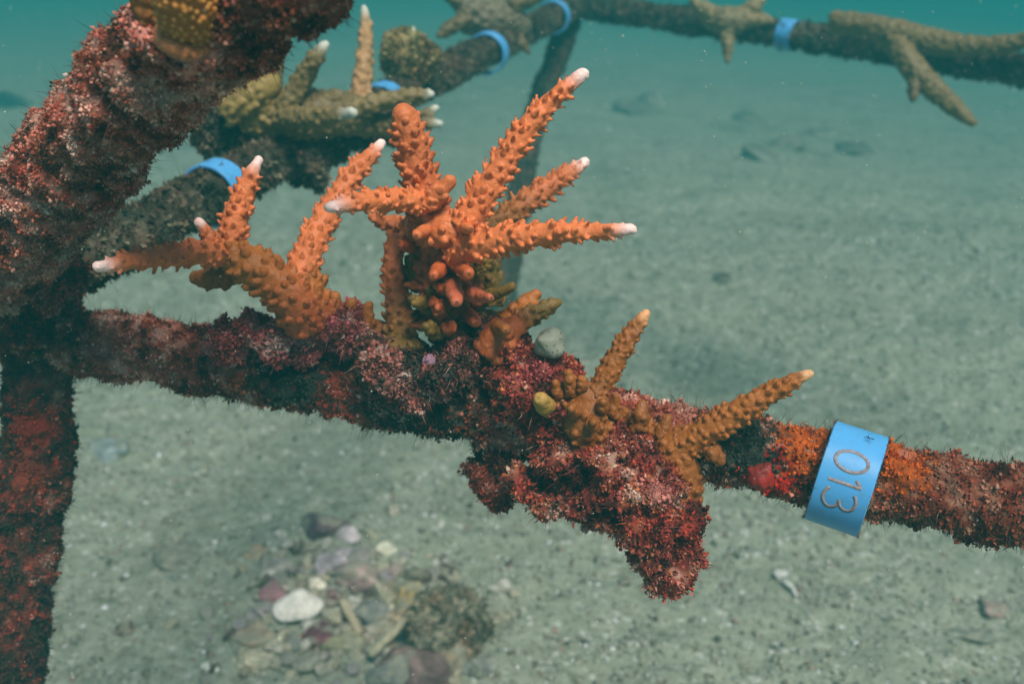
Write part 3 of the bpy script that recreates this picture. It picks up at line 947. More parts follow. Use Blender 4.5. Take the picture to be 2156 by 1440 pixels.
for c in ([(1345, 900, 0.258, 22), (1350, 865, 0.256, 18), (1352, 852, 0.256, 14)], [(1395, 920, 0.258, 20), (1402, 890, 0.257, 15), (1403, 880, 0.257, 12)], [(1490, 940, 0.252, 22), (1510, 960, 0.249, 16), (1518, 970, 0.248, 12)]):
    piece(Dd, 'stub', [T_([(a, b, d, q * 0.85) for a, b, d, q in c], sp=19, cl=5, cr=6, col=OCHRE * 0.85, bare=4)], tent=0.6)

# --- coral on the diagonal bar, cut by the top of the picture
E = colony('staghorn_coral', (395, 80, 0.190), 'golden knobbly coral stump growing out of the diagonal bar', None)
piece(E, 'branch', [T_([(408, 72, 0.186, 52), (398, 40, 0.177, 60), (385, -30, 0.170, 62), (380, -110, 0.166, 52)], sp=16, cl=8, cr=6, col=np.array((0.36, 0.12, 0.016)), low=np.array((0.3, 0.11, 0.02)))], tent=0, mouth=0.62, mouth_col=(0.60, 0.33, 0.08))
piece(E, 'branch', [T_([(340, 50, 0.188, 34), (312, 0, 0.184, 34), (290, -80, 0.182, 28)], sp=22, cl=9, cr=9, col=np.array((0.24, 0.09, 0.015)))], tent=0.3)
S = Soup()
for (a, b, d, rp) in ((292, 52, 0.190, 30), (312, 84, 0.186, 30), (350, 104, 0.183, 30), (395, 118, 0.182, 32), (440, 108, 0.182, 32), (478, 72, 0.183, 32), (500, 28, 0.184, 32), (520, -20, 0.184, 32)):
    S.add(ICO[2][0] * (rp * d / FPX) + P(a, b, d), ICO[2][1])
V, F, N = remesh(S, 0.0008, 6)
V = V + N * ((fbm(V, 0.006, 301, 3) - 0.5) * 0.004 + (fbm(V, 0.0018, 305, 2) - 0.5) * 0.0012)[:, None]
kk = np.clip((fbm(V, 0.008, 309, 3) - 0.42) * 6, 0, 1)[:, None]
S = Soup()
S.add(V, F, np.array((0.50, 0.22, 0.17)) * kk + np.array((0.33, 0.12, 0.11)) * (1 - kk))
S.add(*nodules(V, N, 1600, (0.0003, 0.0009), RED, 311))
obj('base', S.mesh('base'), M_CRUST, E)
piece(E, 'collar', [T_([(338, 66, 0.180, 10), (352, 90, 0.177, 15), (380, 106, 0.176, 17), (410, 110, 0.177, 14), (436, 98, 0.179, 9)], sp=15, cl=2, cr=7, col=np.array((0.46, 0.17, 0.06)))], tent=0, mouth=0.1)

# --- olive corals on the bars behind
BG1 = colony('staghorn_coral', (640, 290, 0.445), 'olive coral cluster with white tips on the side bar behind', 'olive corals behind')
kw = dict(voxel=0.0007, tent=0, mouth=0.25, tip_col=np.array((0.45, 0.47, 0.40)))
piece(BG1, 'base', [T_([(520, 230, 0.43, 52), (590, 245, 0.43, 48), (680, 240, 0.43, 48), (760, 240, 0.44, 40)], sp=20, cl=8, cr=6, col=TAN * 0.75, low=np.array((0.22, 0.155, 0.04))),
                    T_([(470, 240, 0.42, 26), (520, 210, 0.42, 34), (560, 180, 0.42, 34)], sp=18, cl=8, cr=6, col=np.array((0.25, 0.175, 0.045)))], **kw)
for c, col, tip in (([(755, 235, 0.44, 26), (768, 120, 0.44, 19), (770, 60, 0.44, 14), (767, 18, 0.44, 9)], np.array((0.36, 0.21, 0.09)), 30),
                    ([(600, 235, 0.42, 26), (640, 160, 0.415, 23), (668, 118, 0.41, 19), (685, 95, 0.41, 12)], TAN * 0.95, 22),
                    ([(730, 235, 0.43, 24), (800, 215, 0.43, 21), (870, 202, 0.43, 16), (908, 198, 0.43, 9)], TAN, 16),
                    ([(590, 250, 0.42, 24), (660, 248, 0.40, 22), (715, 242, 0.39, 18), (742, 238, 0.385, 13)], TAN * 0.95, 30),
                    ([(750, 262, 0.44, 28), (830, 262, 0.44, 24), (895, 258, 0.44, 18), (925, 262, 0.44, 10)], TAN * 0.85, 16),
                    ([(570, 200, 0.43, 26), (575, 140, 0.43, 22), (590, 100, 0.43, 18)], TAN * 0.8, 0),
                    ([(555, 180, 0.43, 20), (550, 140, 0.43, 14), (548, 125, 0.43, 9)], TAN, 10),
                    ([(690, 295, 0.45, 22), (680, 350, 0.45, 14), (668, 405, 0.45, 7)], np.array((0.06, 0.06, 0.04)), 0),
                    ([(880, 255, 0.45, 16), (905, 235, 0.45, 12), (918, 228, 0.45, 8)], TAN * 0.9, 14)):
    piece(BG1, 'branch', [T_([(a, b, d, q * 0.85) for a, b, d, q in c], sp=17, cl=7, cr=4.5, tip=tip * 0.5, col=col)], **kw)
lump_mass('overgrown_mass', [(450, 275, 0.435, 40), (510, 290, 0.44, 46), (570, 300, 0.445, 50), (640, 300, 0.445, 52), (690, 290, 0.45, 44), (760, 275, 0.46, 36), (830, 272, 0.46, 30), (640, 345, 0.44, 40), (670, 380, 0.44, 18)],
          'dark fuzzy growth under the olive coral cluster on the side bar', 'overgrown coral', OLIVE, 171, 7000, 1500, growth=0.004, voxel=0.0015, size=(0.001, 0.0035))
BG2 = colony('staghorn_coral', (870, 150, 0.565), 'round yellowish fuzzy coral knob on the side bar', 'olive corals behind')
kw2 = dict(voxel=0.0010, tent=0, mouth=0.2, tip_col=np.array((0.42, 0.44, 0.30)))
piece(BG2, 'base', [T_([(880, 165, 0.56, 40), (860, 130, 0.555, 50), (850, 110, 0.55, 44)], sp=15, cl=6, cr=5, col=np.array((0.26, 0.20, 0.075)), low=np.array((0.22, 0.11, 0.07))),
                    T_([(820, 120, 0.56, 22), (860, 112, 0.55, 40), (905, 118, 0.55, 22)], sp=15, cl=6, cr=5, col=np.array((0.28, 0.22, 0.08)))], **kw2)
for c in ([(860, 95, 0.55, 14), (866, 75, 0.55, 10), (870, 62, 0.55, 6)], [(845, 95, 0.55, 12), (838, 78, 0.55, 9), (834, 68, 0.55, 6)]):
    piece(BG2, 'branch', [T_(c, sp=0, tip=10, col=np.array((0.42, 0.36, 0.14)))], **kw2)
vk = np.empty(0)
mk = BG2.children[0].data
vk = np.empty(len(mk.vertices) * 3, np.float32); mk.vertices.foreach_get('co', vk); vk = vk.reshape(-1, 3).astype(float)
nk = np.empty(len(mk.vertices) * 3, np.float32); mk.vertices.foreach_get('normal', nk); nk = nk.reshape(-1, 3).astype(float)
S = Soup()
S.add(*turf(vk, nk, 3500, (0.001, 0.0035), dict(pal=[(0.30, 0.23, 0.09), (0.22, 0.16, 0.07), (0.38, 0.33, 0.16), (0.16, 0.09, 0.06)], w=[4, 3, 2, 1]), 191, clump=0.006))
obj('polyp_fuzz', S.mesh('polyp_fuzz', False), M_TURF, BG2, kind='stuff')
BG3 = colony('staghorn_coral', (1030, 50, 0.70), 'dull brown coral near the far corner between two tags', 'olive corals behind')
piece(BG3, 'base', [T_([(975, 30, 0.70, 36), (1030, 40, 0.70, 42), (1090, 55, 0.72, 30)], sp=16, cl=6, cr=5, col=np.array((0.13, 0.11, 0.065)))], **kw2)
for c in ([(985, 40, 0.69, 18), (950, 58, 0.685, 14), (924, 76, 0.68, 7)], [(985, 20, 0.70, 20), (955, -5, 0.70, 16), (935, -25, 0.70, 10)], [(1070, 15, 0.70, 18), (1120, -5, 0.71, 16), (1165, -22, 0.72, 10)],
          [(1080, 75, 0.71, 14), (1100, 95, 0.71, 10), (1112, 110, 0.71, 6)], [(1010, 10, 0.70, 20), (1020, -30, 0.70, 16), (1035, -60, 0.70, 10)]):
    piece(BG3, 'branch', [T_(c, sp=14, cl=5, cr=4, col=TAN * 0.6)], **kw2)
BG4 = colony('staghorn_coral', (1530, 60, 0.78), 'small brown coral forked like antlers on the far bar', 'olive corals behind')
piece(BG4, 'base', [T_([(1490, 35, 0.78, 22), (1535, 45, 0.77, 28), (1590, 40, 0.78, 20)], sp=14, cl=4, cr=4, col=np.array((0.16, 0.13, 0.06)))], **kw2)
for c in ([(1510, 40, 0.775, 18), (1478, 20, 0.77, 17), (1462, 5, 0.77, 12)], [(1550, 45, 0.775, 18), (1585, 15, 0.77, 15), (1608, -5, 0.77, 9)], [(1565, 45, 0.77, 16), (1605, 44, 0.765, 13), (1622, 46, 0.76, 8)], [(1530, 55, 0.77, 16), (1532, 95, 0.77, 11), (1532, 130, 0.77, 6)]):
    piece(BG4, 'branch', [T_(c, sp=13, cl=4, cr=4, col=np.array((0.19, 0.15, 0.065)))], **kw2)
BG5 = colony('staghorn_coral', (1880, 85, 0.70), 'long tan coral lying along the far bar, one finger drooping', 'olive corals behind')
for c, col in (([(1750, 45, 0.71, 20), (1810, 52, 0.70, 22), (1880, 68, 0.69, 26), (1960, 88, 0.68, 26), (2050, 98, 0.665, 20), (2140, 90, 0.65, 17), (2240, 66, 0.63, 12)], TAN * 0.82),
               ([(1880, 80, 0.69, 22), (1905, 120, 0.68, 24), (1940, 165, 0.675, 24), (1985, 205, 0.67, 20), (2025, 240, 0.665, 15), (2048, 258, 0.66, 9)], TAN * 0.85),
               ([(1928, 165, 0.675, 15), (1924, 190, 0.672, 12), (1922, 210, 0.67, 7)], TAN * 0.6)):
    piece(BG5, 'branch', [T_(c, sp=14, cl=4, cr=4, col=col)], **kw2)

# ------------------------------------------------------------------ blue rings
def ring(center, axis, up, r_out, thick, width, label, digits=False, gap=0.0):
    """a plastic ring band; axis runs along the bar, up marks its top"""
    axis = np.asarray(axis, float); axis /= np.linalg.norm(axis)
    up = np.asarray(up, float) - axis * np.dot(up, axis); up /= np.linalg.norm(up)
    side = np.cross(axis, up)
    t = thing('identity_ring', center, label, 'tag', 'blue plastic rings on the frame')
    seg = 96
    a = np.linspace(gap / 2, 2 * math.pi - gap / 2, seg + 1) + math.pi
    bv = thick * 0.18
    prof = [(-width / 2 + bv, 0), (width / 2 - bv, 0), (width / 2, bv), (width / 2, thick - bv), (width / 2 - bv, thick), (-width / 2 + bv, thick), (-width / 2, thick - bv), (-width / 2, bv)]
    V = np.array([center + axis * w + (up * math.cos(x) + side * math.sin(x)) * (r_out - h) for x in a for (w, h) in prof])
    k = len(prof)
    F = np.array([(i * k + j, i * k + (j + 1) % k, (i + 1) * k + (j + 1) % k, (i + 1) * k + j) for i in range(seg) for j in range(k)])
    caps = np.array([[0, 1, 2, 3], [0, 3, 4, 5], [0, 5, 6, 7]])
    F = np.vstack([F, caps[:, ::-1], caps + seg * k])
    me = make_mesh('band', V, F, None, True)
    o = obj('band', me, M_RING, t)
    e = o.modifiers.new('edge', 'EDGE_SPLIT'); e.split_angle = math.radians(40)
    if digits:
        view = CAMP - center
        view = view - axis * np.dot(view, axis); view /= np.linalg.norm(view)
        dn = -(up - view * np.dot(up, view)); dn /= np.linalg.norm(dn)
        def strokes(ch):
            if ch == '0':
                return [[(0.5 * math.cos(x) * 0.98, 0.33 * math.sin(x)) for x in np.linspace(0, 2 * math.pi, 41)]]
            if ch == '1':
                return [[(-0.5, 0.0), (0.5, 0.0)], [(0.49, 0.0), (0.30, -0.20)]]
            # u runs along the ring axis (glyph up), v down the ring (glyph right)
            t3 = [(0.24 + 0.24 * math.sin(x), -0.06 + 0.30 * math.cos(x)) for x in np.linspace(math.radians(150), math.radians(-90), 24)]
            b3 = [(-0.24 + 0.26 * math.sin(x), -0.06 + 0.34 * math.cos(x)) for x in np.linspace(math.radians(90), math.radians(-150), 24)]
            return [t3, b3]
        hgt = width * 0.60
        lw = width * 0.032
        for ch, ang in (('0', -0.33), ('1', 0.10), ('3', 0.46)):
            S = Soup()
            for st in strokes(ch):
                st = np.array(st) * hgt
                st = np.vstack([st[:1], st, st[-1:]]) if False else st
                tan = np.gradient(st, axis=0)
                tan /= np.linalg.norm(tan, axis=1)[:, None] + 1e-9
                nn = np.stack([-tan[:, 1], tan[:, 0]], 1)
                vs = []
                for rr in (r_out - 0.00005, r_out + 0.00007):
                    for sgn in (-1, 1):
                        q = st + nn * lw * sgn
                        th = ang + q[:, 1] / r_out
                        vs.append(center + axis * q[:, :1] + (view[None] * np.cos(th)[:, None] + dn[None] * np.sin(th)[:, None]) * rr)
                n = len(st)
                V = np.vstack(vs)
                F = []
                for i in range(n - 1):
                    for (x, y) in ((0, 1), (1, 3), (3, 2), (2, 0)):
                        F.append((x * n + i, y * n + i, y * n + i + 1, x * n + i + 1))
                F += [(0, n, 3 * n, 2 * n), (n - 1, 2 * n - 1, 4 * n - 1, 3 * n - 1)]
                S.add(V, np.array(F))
            obj('digit', S.mesh('digit', False), M_INK, o)
    return t, axis, up


def px_dir(a, b, d0, d1):
    v = P(*b, d1) - P(*a, d0)
    return v / np.linalg.norm(v)


C0 = P(1782, 1007, 0.262)
ax0 = RGT * math.cos(math.radians(18.5)) - UPV * math.sin(math.radians(18.5))
v0 = (CAMP - C0) / np.linalg.norm(CAMP - C0)
ax0 = ax0 - v0 * ax0.dot(v0)
tg, ax_, up_ = ring(C0, ax0, UPV * 1.0, 0.01385, 0.0013, 0.0139, 'light blue plastic ring printed 013 on the crossbar', digits=True)
# dark tuft of algae on the ring's upper rim
r_ = np.random.default_rng(3)
S = Soup()
vw = CAMP - C0; vw = vw - ax_ * vw.dot(ax_); vw /= np.linalg.norm(vw)
rootp = C0 + ax_ * 0.0024 + (up_ * 0.84 + vw * 0.54) * 0.0139
for k in range(9):
    d = up_ * 0.5 + vw * 0.4 + r_.normal(0, 0.7, 3); d /= np.linalg.norm(d)
    s = np.cross(d, r_.normal(0, 1, 3)); s /= np.linalg.norm(s)
    p = rootp + ax_ * r_.normal(0, 0.0007)
    S.add(np.array([p - s * 1e-4, p + s * 1e-4, p + d * 0.0016 + s * 5e-5, p + d * 0.0016 - s * 5e-5]), np.array([(0, 1, 2, 3)]), np.array((0.05, 0.045, 0.06)))
r_ = np.random.default_rng(31)
for k in range(420):
    sgn = 1 if k % 2 else -1
    a_ = r_.uniform(-1.5, 1.5)
    rad_ = vw * math.cos(a_) - np.cross(ax_, vw) * math.sin(a_)
    p = C0 + ax_ * sgn * 0.00695 + rad_ * r_.uniform(0.0127, 0.01385)
    d = -ax_ * sgn * r_.uniform(-0.9, 0.25) + rad_ * 0.5 + r_.normal(0, 0.4, 3); d /= np.linalg.norm(d)
    s_ = np.cross(d, r_.normal(0, 1, 3)); s_ /= np.linalg.norm(s_)
    L_ = r_.uniform(0.0004, 0.0013)
    S.add(np.array([p - s_ * 9e-5, p + s_ * 9e-5, p + d * L_ + s_ * 4e-5, p + d * L_ - s_ * 4e-5]), np.array([(0, 1, 2, 3)]), np.array(((0.16, 0.07, 0.05), (0.07, 0.06, 0.05), (0.3, 0.16, 0.12))[k % 3]))
obj('algae_tuft', S.mesh('algae_tuft', False), M_TURF, tg)

sb = px_dir((400, 430), (1212, 10), 0.38, 0.88)
fb = px_dir((1190, 8), (2156, 145), 0.89, 0.665)
ZU = np.array([0, 0, 1.0])
def on_side(x):
    """bar-centre point on the side bar under photo column x"""
    a, b = P(400, 430, 0.38), P(1212, 10, 0.88)
    s = (x - 400) / 812.0
    inv = (1 / 0.38) * (1 - s) + (1 / 0.88) * s
    return P(x, 430 - 420 * s, 1 / inv)
ring(on_side(455) + np.array([0, 0, -0.001]), sb, ZU, 0.0130, 0.0013, 0.011, 'blue ring on the side bar behind the left coral finger')
ring(on_side(806) + np.array([0, 0, -0.001]), sb, ZU, 0.0125, 0.0013, 0.012, 'blue ring half hidden behind the olive cluster')
ring(on_side(1026) + np.array([0, 0, -0.002]), sb, ZU, 0.0142, 0.0015, 0.010, 'blue ring standing clear on the side bar past the yellow knob')
ring(on_side(1165) + np.array([0, 0, -0.001]), sb, ZU, 0.0138, 0.0015, 0.009, 'blue ring at the far corner of the frame')
ring(P(1660, 74, 0.765), fb, ZU, 0.0120, 0.0013, 0.0125, 'blue ring around the far bar beside the antler coral')

# ------------------------------------------------------------------ encrusting sponges and coralline crust
def crust_pad(name, balls, col, col2, label, cat, seed):
    S = Soup()
    for (a, b, d, rp) in balls:
        S.add(ICO[2][0] * (rp * d / FPX) + P(a, b, d), ICO[2][1])
    V, F, N = remesh(S, 0.0005, 5)
    V = V + N * ((fbm(V, 0.004, seed, 3) - 0.5) * 0.0028 + (fbm(V, 0.0012, seed + 2, 2) - 0.5) * 0.0010)[:, None]
    k = np.clip((fbm(V, 0.003, seed + 4, 3) - 0.45) * 6, 0, 1)[:, None]
    obj(name, make_mesh(name, V, F, np.asarray(col) * (1 - k) + np.asarray(col2) * k), M_CORAL, origin=P(*balls[0][:3]), label=label, cat=cat)


crust_pad('encrusting_sponge', [(1600, 998, 0.2612, 33), (1620, 1006, 0.2610, 24), (1582, 990, 0.2620, 22)], (0.32, 0.014, 0.007), (0.17, 0.012, 0.008), 'bright red sponge pad on the crossbar left of the 013 ring', 'sponge', 501)
crust_pad('encrusting_sponge', [(1672, 920, 0.2650, 22), (1700, 932, 0.2635, 24), (1650, 914, 0.266, 16)], (0.46, 0.11, 0.014), (0.26, 0.06, 0.02), 'orange sponge on top of the crossbar just left of the 013 ring', 'sponge', 507)
crust_pad('encrusting_sponge', [(1890, 964, 0.2588, 24), (1915, 974, 0.2582, 20), (1880, 985, 0.2565, 16)], (0.46, 0.11, 0.014), (0.26, 0.06, 0.02), 'orange sponge on the crossbar right of the 013 ring', 'sponge', 511)
crust_pad('coralline_crust', [(1388, 1030, 0.2515, 24), (1404, 1046, 0.2515, 16)], (0.50, 0.21, 0.18), (0.36, 0.12, 0.10), 'pale pink crust patch on the hanging red lump', 'crust', 523)

# ------------------------------------------------------------------ sea squirts
def tunicate(px, py, d, w, h, col, label, seed, dots):
    c = P(px, py, d)
    k = d / FPX
    IV, IF = ICO[4]
    q = np.sign(IV) * np.abs(IV) ** 0.8
    q[:, 2] *= np.where(q[:, 2] > 0, 1.05, 1.0)
    q[:, :2] *= (1.08 - 0.16 * q[:, 2:3])
    V = q * np.array([w / 2 * k, w / 2 * k, h / 2 * k])
    V = V * (1 + (fbm(V + c, w * k * 0.5, seed, 2) - 0.5)[:, None] * 0.8)
    V += c
    cc = np.asarray(col) * (0.85 + 0.3 * fbm(V, w * k * 0.3, seed + 1, 2))[:, None]
    t = thing('sea_squirt', c - np.array([0, 0, h / 2 * k]), label, 'sea squirt')
    o = obj('tunic', make_mesh('tunic', V, IF, cc), M_TUNIC, t)
    r = np.random.default_rng(seed)
    S = Soup()
    vw = (CAMP - c) / np.linalg.norm(CAMP - c)
    cand = [i for i in r.permutation(len(V)) if (V[i] - c).dot(vw) > 0.2 * w * k]
    kept = []
    for i in cand:
        if all(np.linalg.norm(V[i] - V[j]) > w * k * 0.17 for j in kept):
            kept.append(i)
        if len(kept) >= dots:
            break
    for i in kept:
        S.add(ICO[1][0] * (1.4 * k) + V[i], ICO[1][1], np.array((0.06, 0.05, 0.04)))
    obj('siphon_pores', S.mesh('siphon_pores'), M_TUNIC, o, kind='stuff')
    k2 = Soup()
    rr = w * k * 0.22
    n = 20
    a = np.linspace(0, 2 * math.pi, n, endpoint=False)
    top = c + np.array([w * k * 0.12, 0, h / 2 * k * 0.92])
    V = []
    for (ra, z) in ((1.25, -0.35), (1.05, 0.15), (0.85, 0.2), (0.7, -0.1)):
        V += [top + np.array([math.cos(x) * rr * ra, math.sin(x) * rr * ra, z * rr]) for x in a]
    F = [(i * n + j, i * n + (j + 1) % n, (i + 1) * n + (j + 1) % n, (i + 1) * n + j) for i in range(3) for j in range(n)]
    k2.add(np.array(V), np.array(F), np.asarray(col) * 1.1)
    obj('siphon', k2.mesh('siphon'), M_TUNIC, t)


tunicate(1158, 722, 0.262, 58, 54, (0.30, 0.32, 0.26), 'translucent whitish sea squirt with dark dots beside central coral', 81, 16)
tunicate(903, 756, 0.256, 22, 20, (0.38, 0.21, 0.29), 'tiny lilac sea squirt on the crust under the central coral', 83, 5)

# ------------------------------------------------------------------ rubble on the seabed
def rock_mesh(name, w, h, t, col, seed, rough=0.35, lvl=3, blot=None, cuts=11, sed=0.75):
    """broken, flat-faced fragment: a ball cut by random planes, then weathered"""
    r = np.random.default_rng(seed * 13 + 1)
    IV, IF = ICO[lvl]
    pn = r.normal(0, 1, (cuts, 3)); pn /= np.linalg.norm(pn, axis=1)[:, None]
    pd = r.uniform(0.5, 0.95, cuts)
    dots = IV @ pn.T
    rad = np.min(np.where(dots > 0.05, pd[None] / np.maximum(dots, 0.05), 9), axis=1)
    rad = np.minimum(rad, 1.15)
    n = fbm(IV + seed * 3.1, 0.8, seed, 3) - 0.5
    n2 = fbm(IV + seed * 1.7, 0.25, seed + 4, 2) - 0.5
    V = IV * (rad * (1 + n * rough * 1.3 + n2 * rough * 0.6))[:, None] * np.array([w / 2, t / 2, h / 2]) * 1.2
    c = np.asarray(col) * 0.72 * (0.6 + 0.8 * fbm(IV + seed, 0.35, seed + 2, 3))[:, None]
    if blot is not None:
        k = np.clip((fbm(IV + seed, 0.5, seed + 8, 3) - 0.5) * 7, 0, 1)[:, None]
        c = c * (1 - k) + np.asarray(blot) * k
    # sediment settles on part of it
    k = np.clip((fbm(IV + seed, 0.6, seed + 18, 3) - 0.5) * 8, 0, sed)[:, None]
    c = c * (1 - k) + np.array((0.24, 0.24, 0.18)) * k
    return make_mesh(name, V, IF, c)


def put(name, me, px, py, label, cat, group=None, rot=(0, 0, 0), lift=0.0):
    g, t = G(px, py)
    o = obj(name, me, M_STONE, label=label, cat=cat, group=group)
    o.location = Vector(g) + Vector((0, 0, lift))
    o.rotation_euler = rot
    return o, t


def kpx(px, py):
    """metres per photo pixel on the seabed there"""
    g, t = G(px, py)
    return t / FPX


def shell_mesh(name, w, col, seed, deep=0.24, aspect=0.62):
    """a clam valve: domed fan with growth ridges and an umbo, with thickness"""
    n, m = 28, 9
    V, F, C = [], [], []
    for side in (1, 0.86):
        for i in range(m + 1):
            rr = i / m
            for j in range(n):
                a = 2 * math.pi * j / n
                x = math.cos(a) * rr
                y = math.sin(a) * rr * aspect
                z = deep * (1 - rr ** 2.2) * (1 + 0.25 * (y < 0) * 0) + 0.014 * math.sin(rr * 30) * rr
                y -= 0.18 * (1 - rr) ** 1.5
                V.append((x * w / 2 * (0.97 if side < 1 else 1), y * w / 2 * (0.97 if side < 1 else 1), z * w / 2 * side - (0.02 * w if side < 1 else 0)))
                C.append(np.asarray(col) * (0.95 + 0.04 * math.sin(rr * 20 + seed)))
    off = (m + 1) * n
    for s in (0, 1):
        for i in range(m):
            for j in range(n):
                q = [s * off + i * n + j, s * off + i * n + (j + 1) % n, s * off + (i + 1) * n + (j + 1) % n, s * off + (i + 1) * n + j]
                F.append(q if s == 0 else q[::-1])
    for j in range(n):
        F.append((m * n + j, m * n + (j + 1) % n, off + m * n + (j + 1) % n, off + m * n + j))
    V = np.array(V)
    V += (vnoise(V, w * 0.3, seed)[:, None] - 0.5) * w * 0.12
    return make_mesh(name, V, np.array(F), np.array(C))


k = kpx(632, 1300)
put('clam_shell', shell_mesh('clam_shell', 104 * k, (0.62, 0.60, 0.54), 1), 632, 1298, 'large smooth white clam shell in the rubble', 'shell', rot=(math.radians(24), math.radians(4), math.radians(12)), lift=0.010)
k = kpx(735, 1132)
put('clam_shell', shell_mesh('clam_shell', 62 * k, (0.50, 0.44, 0.45), 2), 735, 1134, 'lilac-grey shell half under the dark purple stone', 'shell', rot=(math.radians(35), 0, math.radians(-35)), lift=0.004)
k = kpx(660, 1241)
put('clam_shell', shell_mesh('clam_shell', 58 * k, (0.66, 0.62, 0.50), 3, 0.25, 0.5), 664, 1241, 'narrow cream shell just behind the large white shell', 'shell', rot=(math.radians(30), math.radians(-15), math.radians(-20)), lift=0.004)
k = kpx(816, 1167)
put('clam_shell', shell_mesh('clam_shell', 52 * k, (0.60, 0.58, 0.45), 4), 816, 1168, 'cream shell at the back of the rubble', 'shell', rot=(math.radians(40), math.radians(25), math.radians(30)), lift=0.005)
k = kpx(440, 1410)
put('clam_shell', shell_mesh('clam_shell', 46 * k, (0.68, 0.68, 0.60), 5, 0.25, 0.5), 442, 1410, 'small white shell alone near the bottom edge', 'shell', rot=(math.radians(20), 0, math.radians(-25)), lift=0.002)
k = kpx(1645, 1213)
put('clam_shell', shell_mesh('clam_shell', 34 * k, (0.52, 0.53, 0.50), 6), 1643, 1214, 'small white shell on sand left of the blue ring 013', 'shell', rot=(math.radians(30), 0, 0.3), lift=0.003)

# the mossy boulder with its turf
k = kpx(960, 1320)
g, t = G(965, 1345)
SB = rock_mesh('body', 165 * k, 110 * k, 130 * k, (0.20, 0.17, 0.11), 31, 0.45, 4, blot=(0.30, 0.26, 0.18), sed=0.5, cuts=3)
bo = thing('mossy_boulder', g, 'biggest rubble stone, dark brown and fuzzy with algae', 'rock')
vb = np.empty(len(SB.vertices) * 3, np.float32); SB.vertices.foreach_get('co', vb); vb = vb.reshape(-1, 3).astype(float)
nb = np.empty(len(SB.vertices) * 3, np.float32); SB.vertices.foreach_get('normal', nb); nb = nb.reshape(-1, 3).astype(float)
o = obj('body', SB, M_CRUST); o.parent = bo; o.location = (0, 0, 0.010)
o.rotation_euler = (0.2, 0.25, 0.3)
S = Soup()
S.add(*turf(vb, nb, 6000, (0.001, 0.004), dict(pal=[(0.20, 0.175, 0.12), (0.28, 0.24, 0.16), (0.11, 0.095, 0.06), (0.38, 0.34, 0.25)], w=[4, 3, 3, 2]), 91, clump=0.012))
o2 = obj('turf_algae', S.mesh('turf_algae', False), M_TURF); o2.parent = o; o2['kind'] = 'stuff'

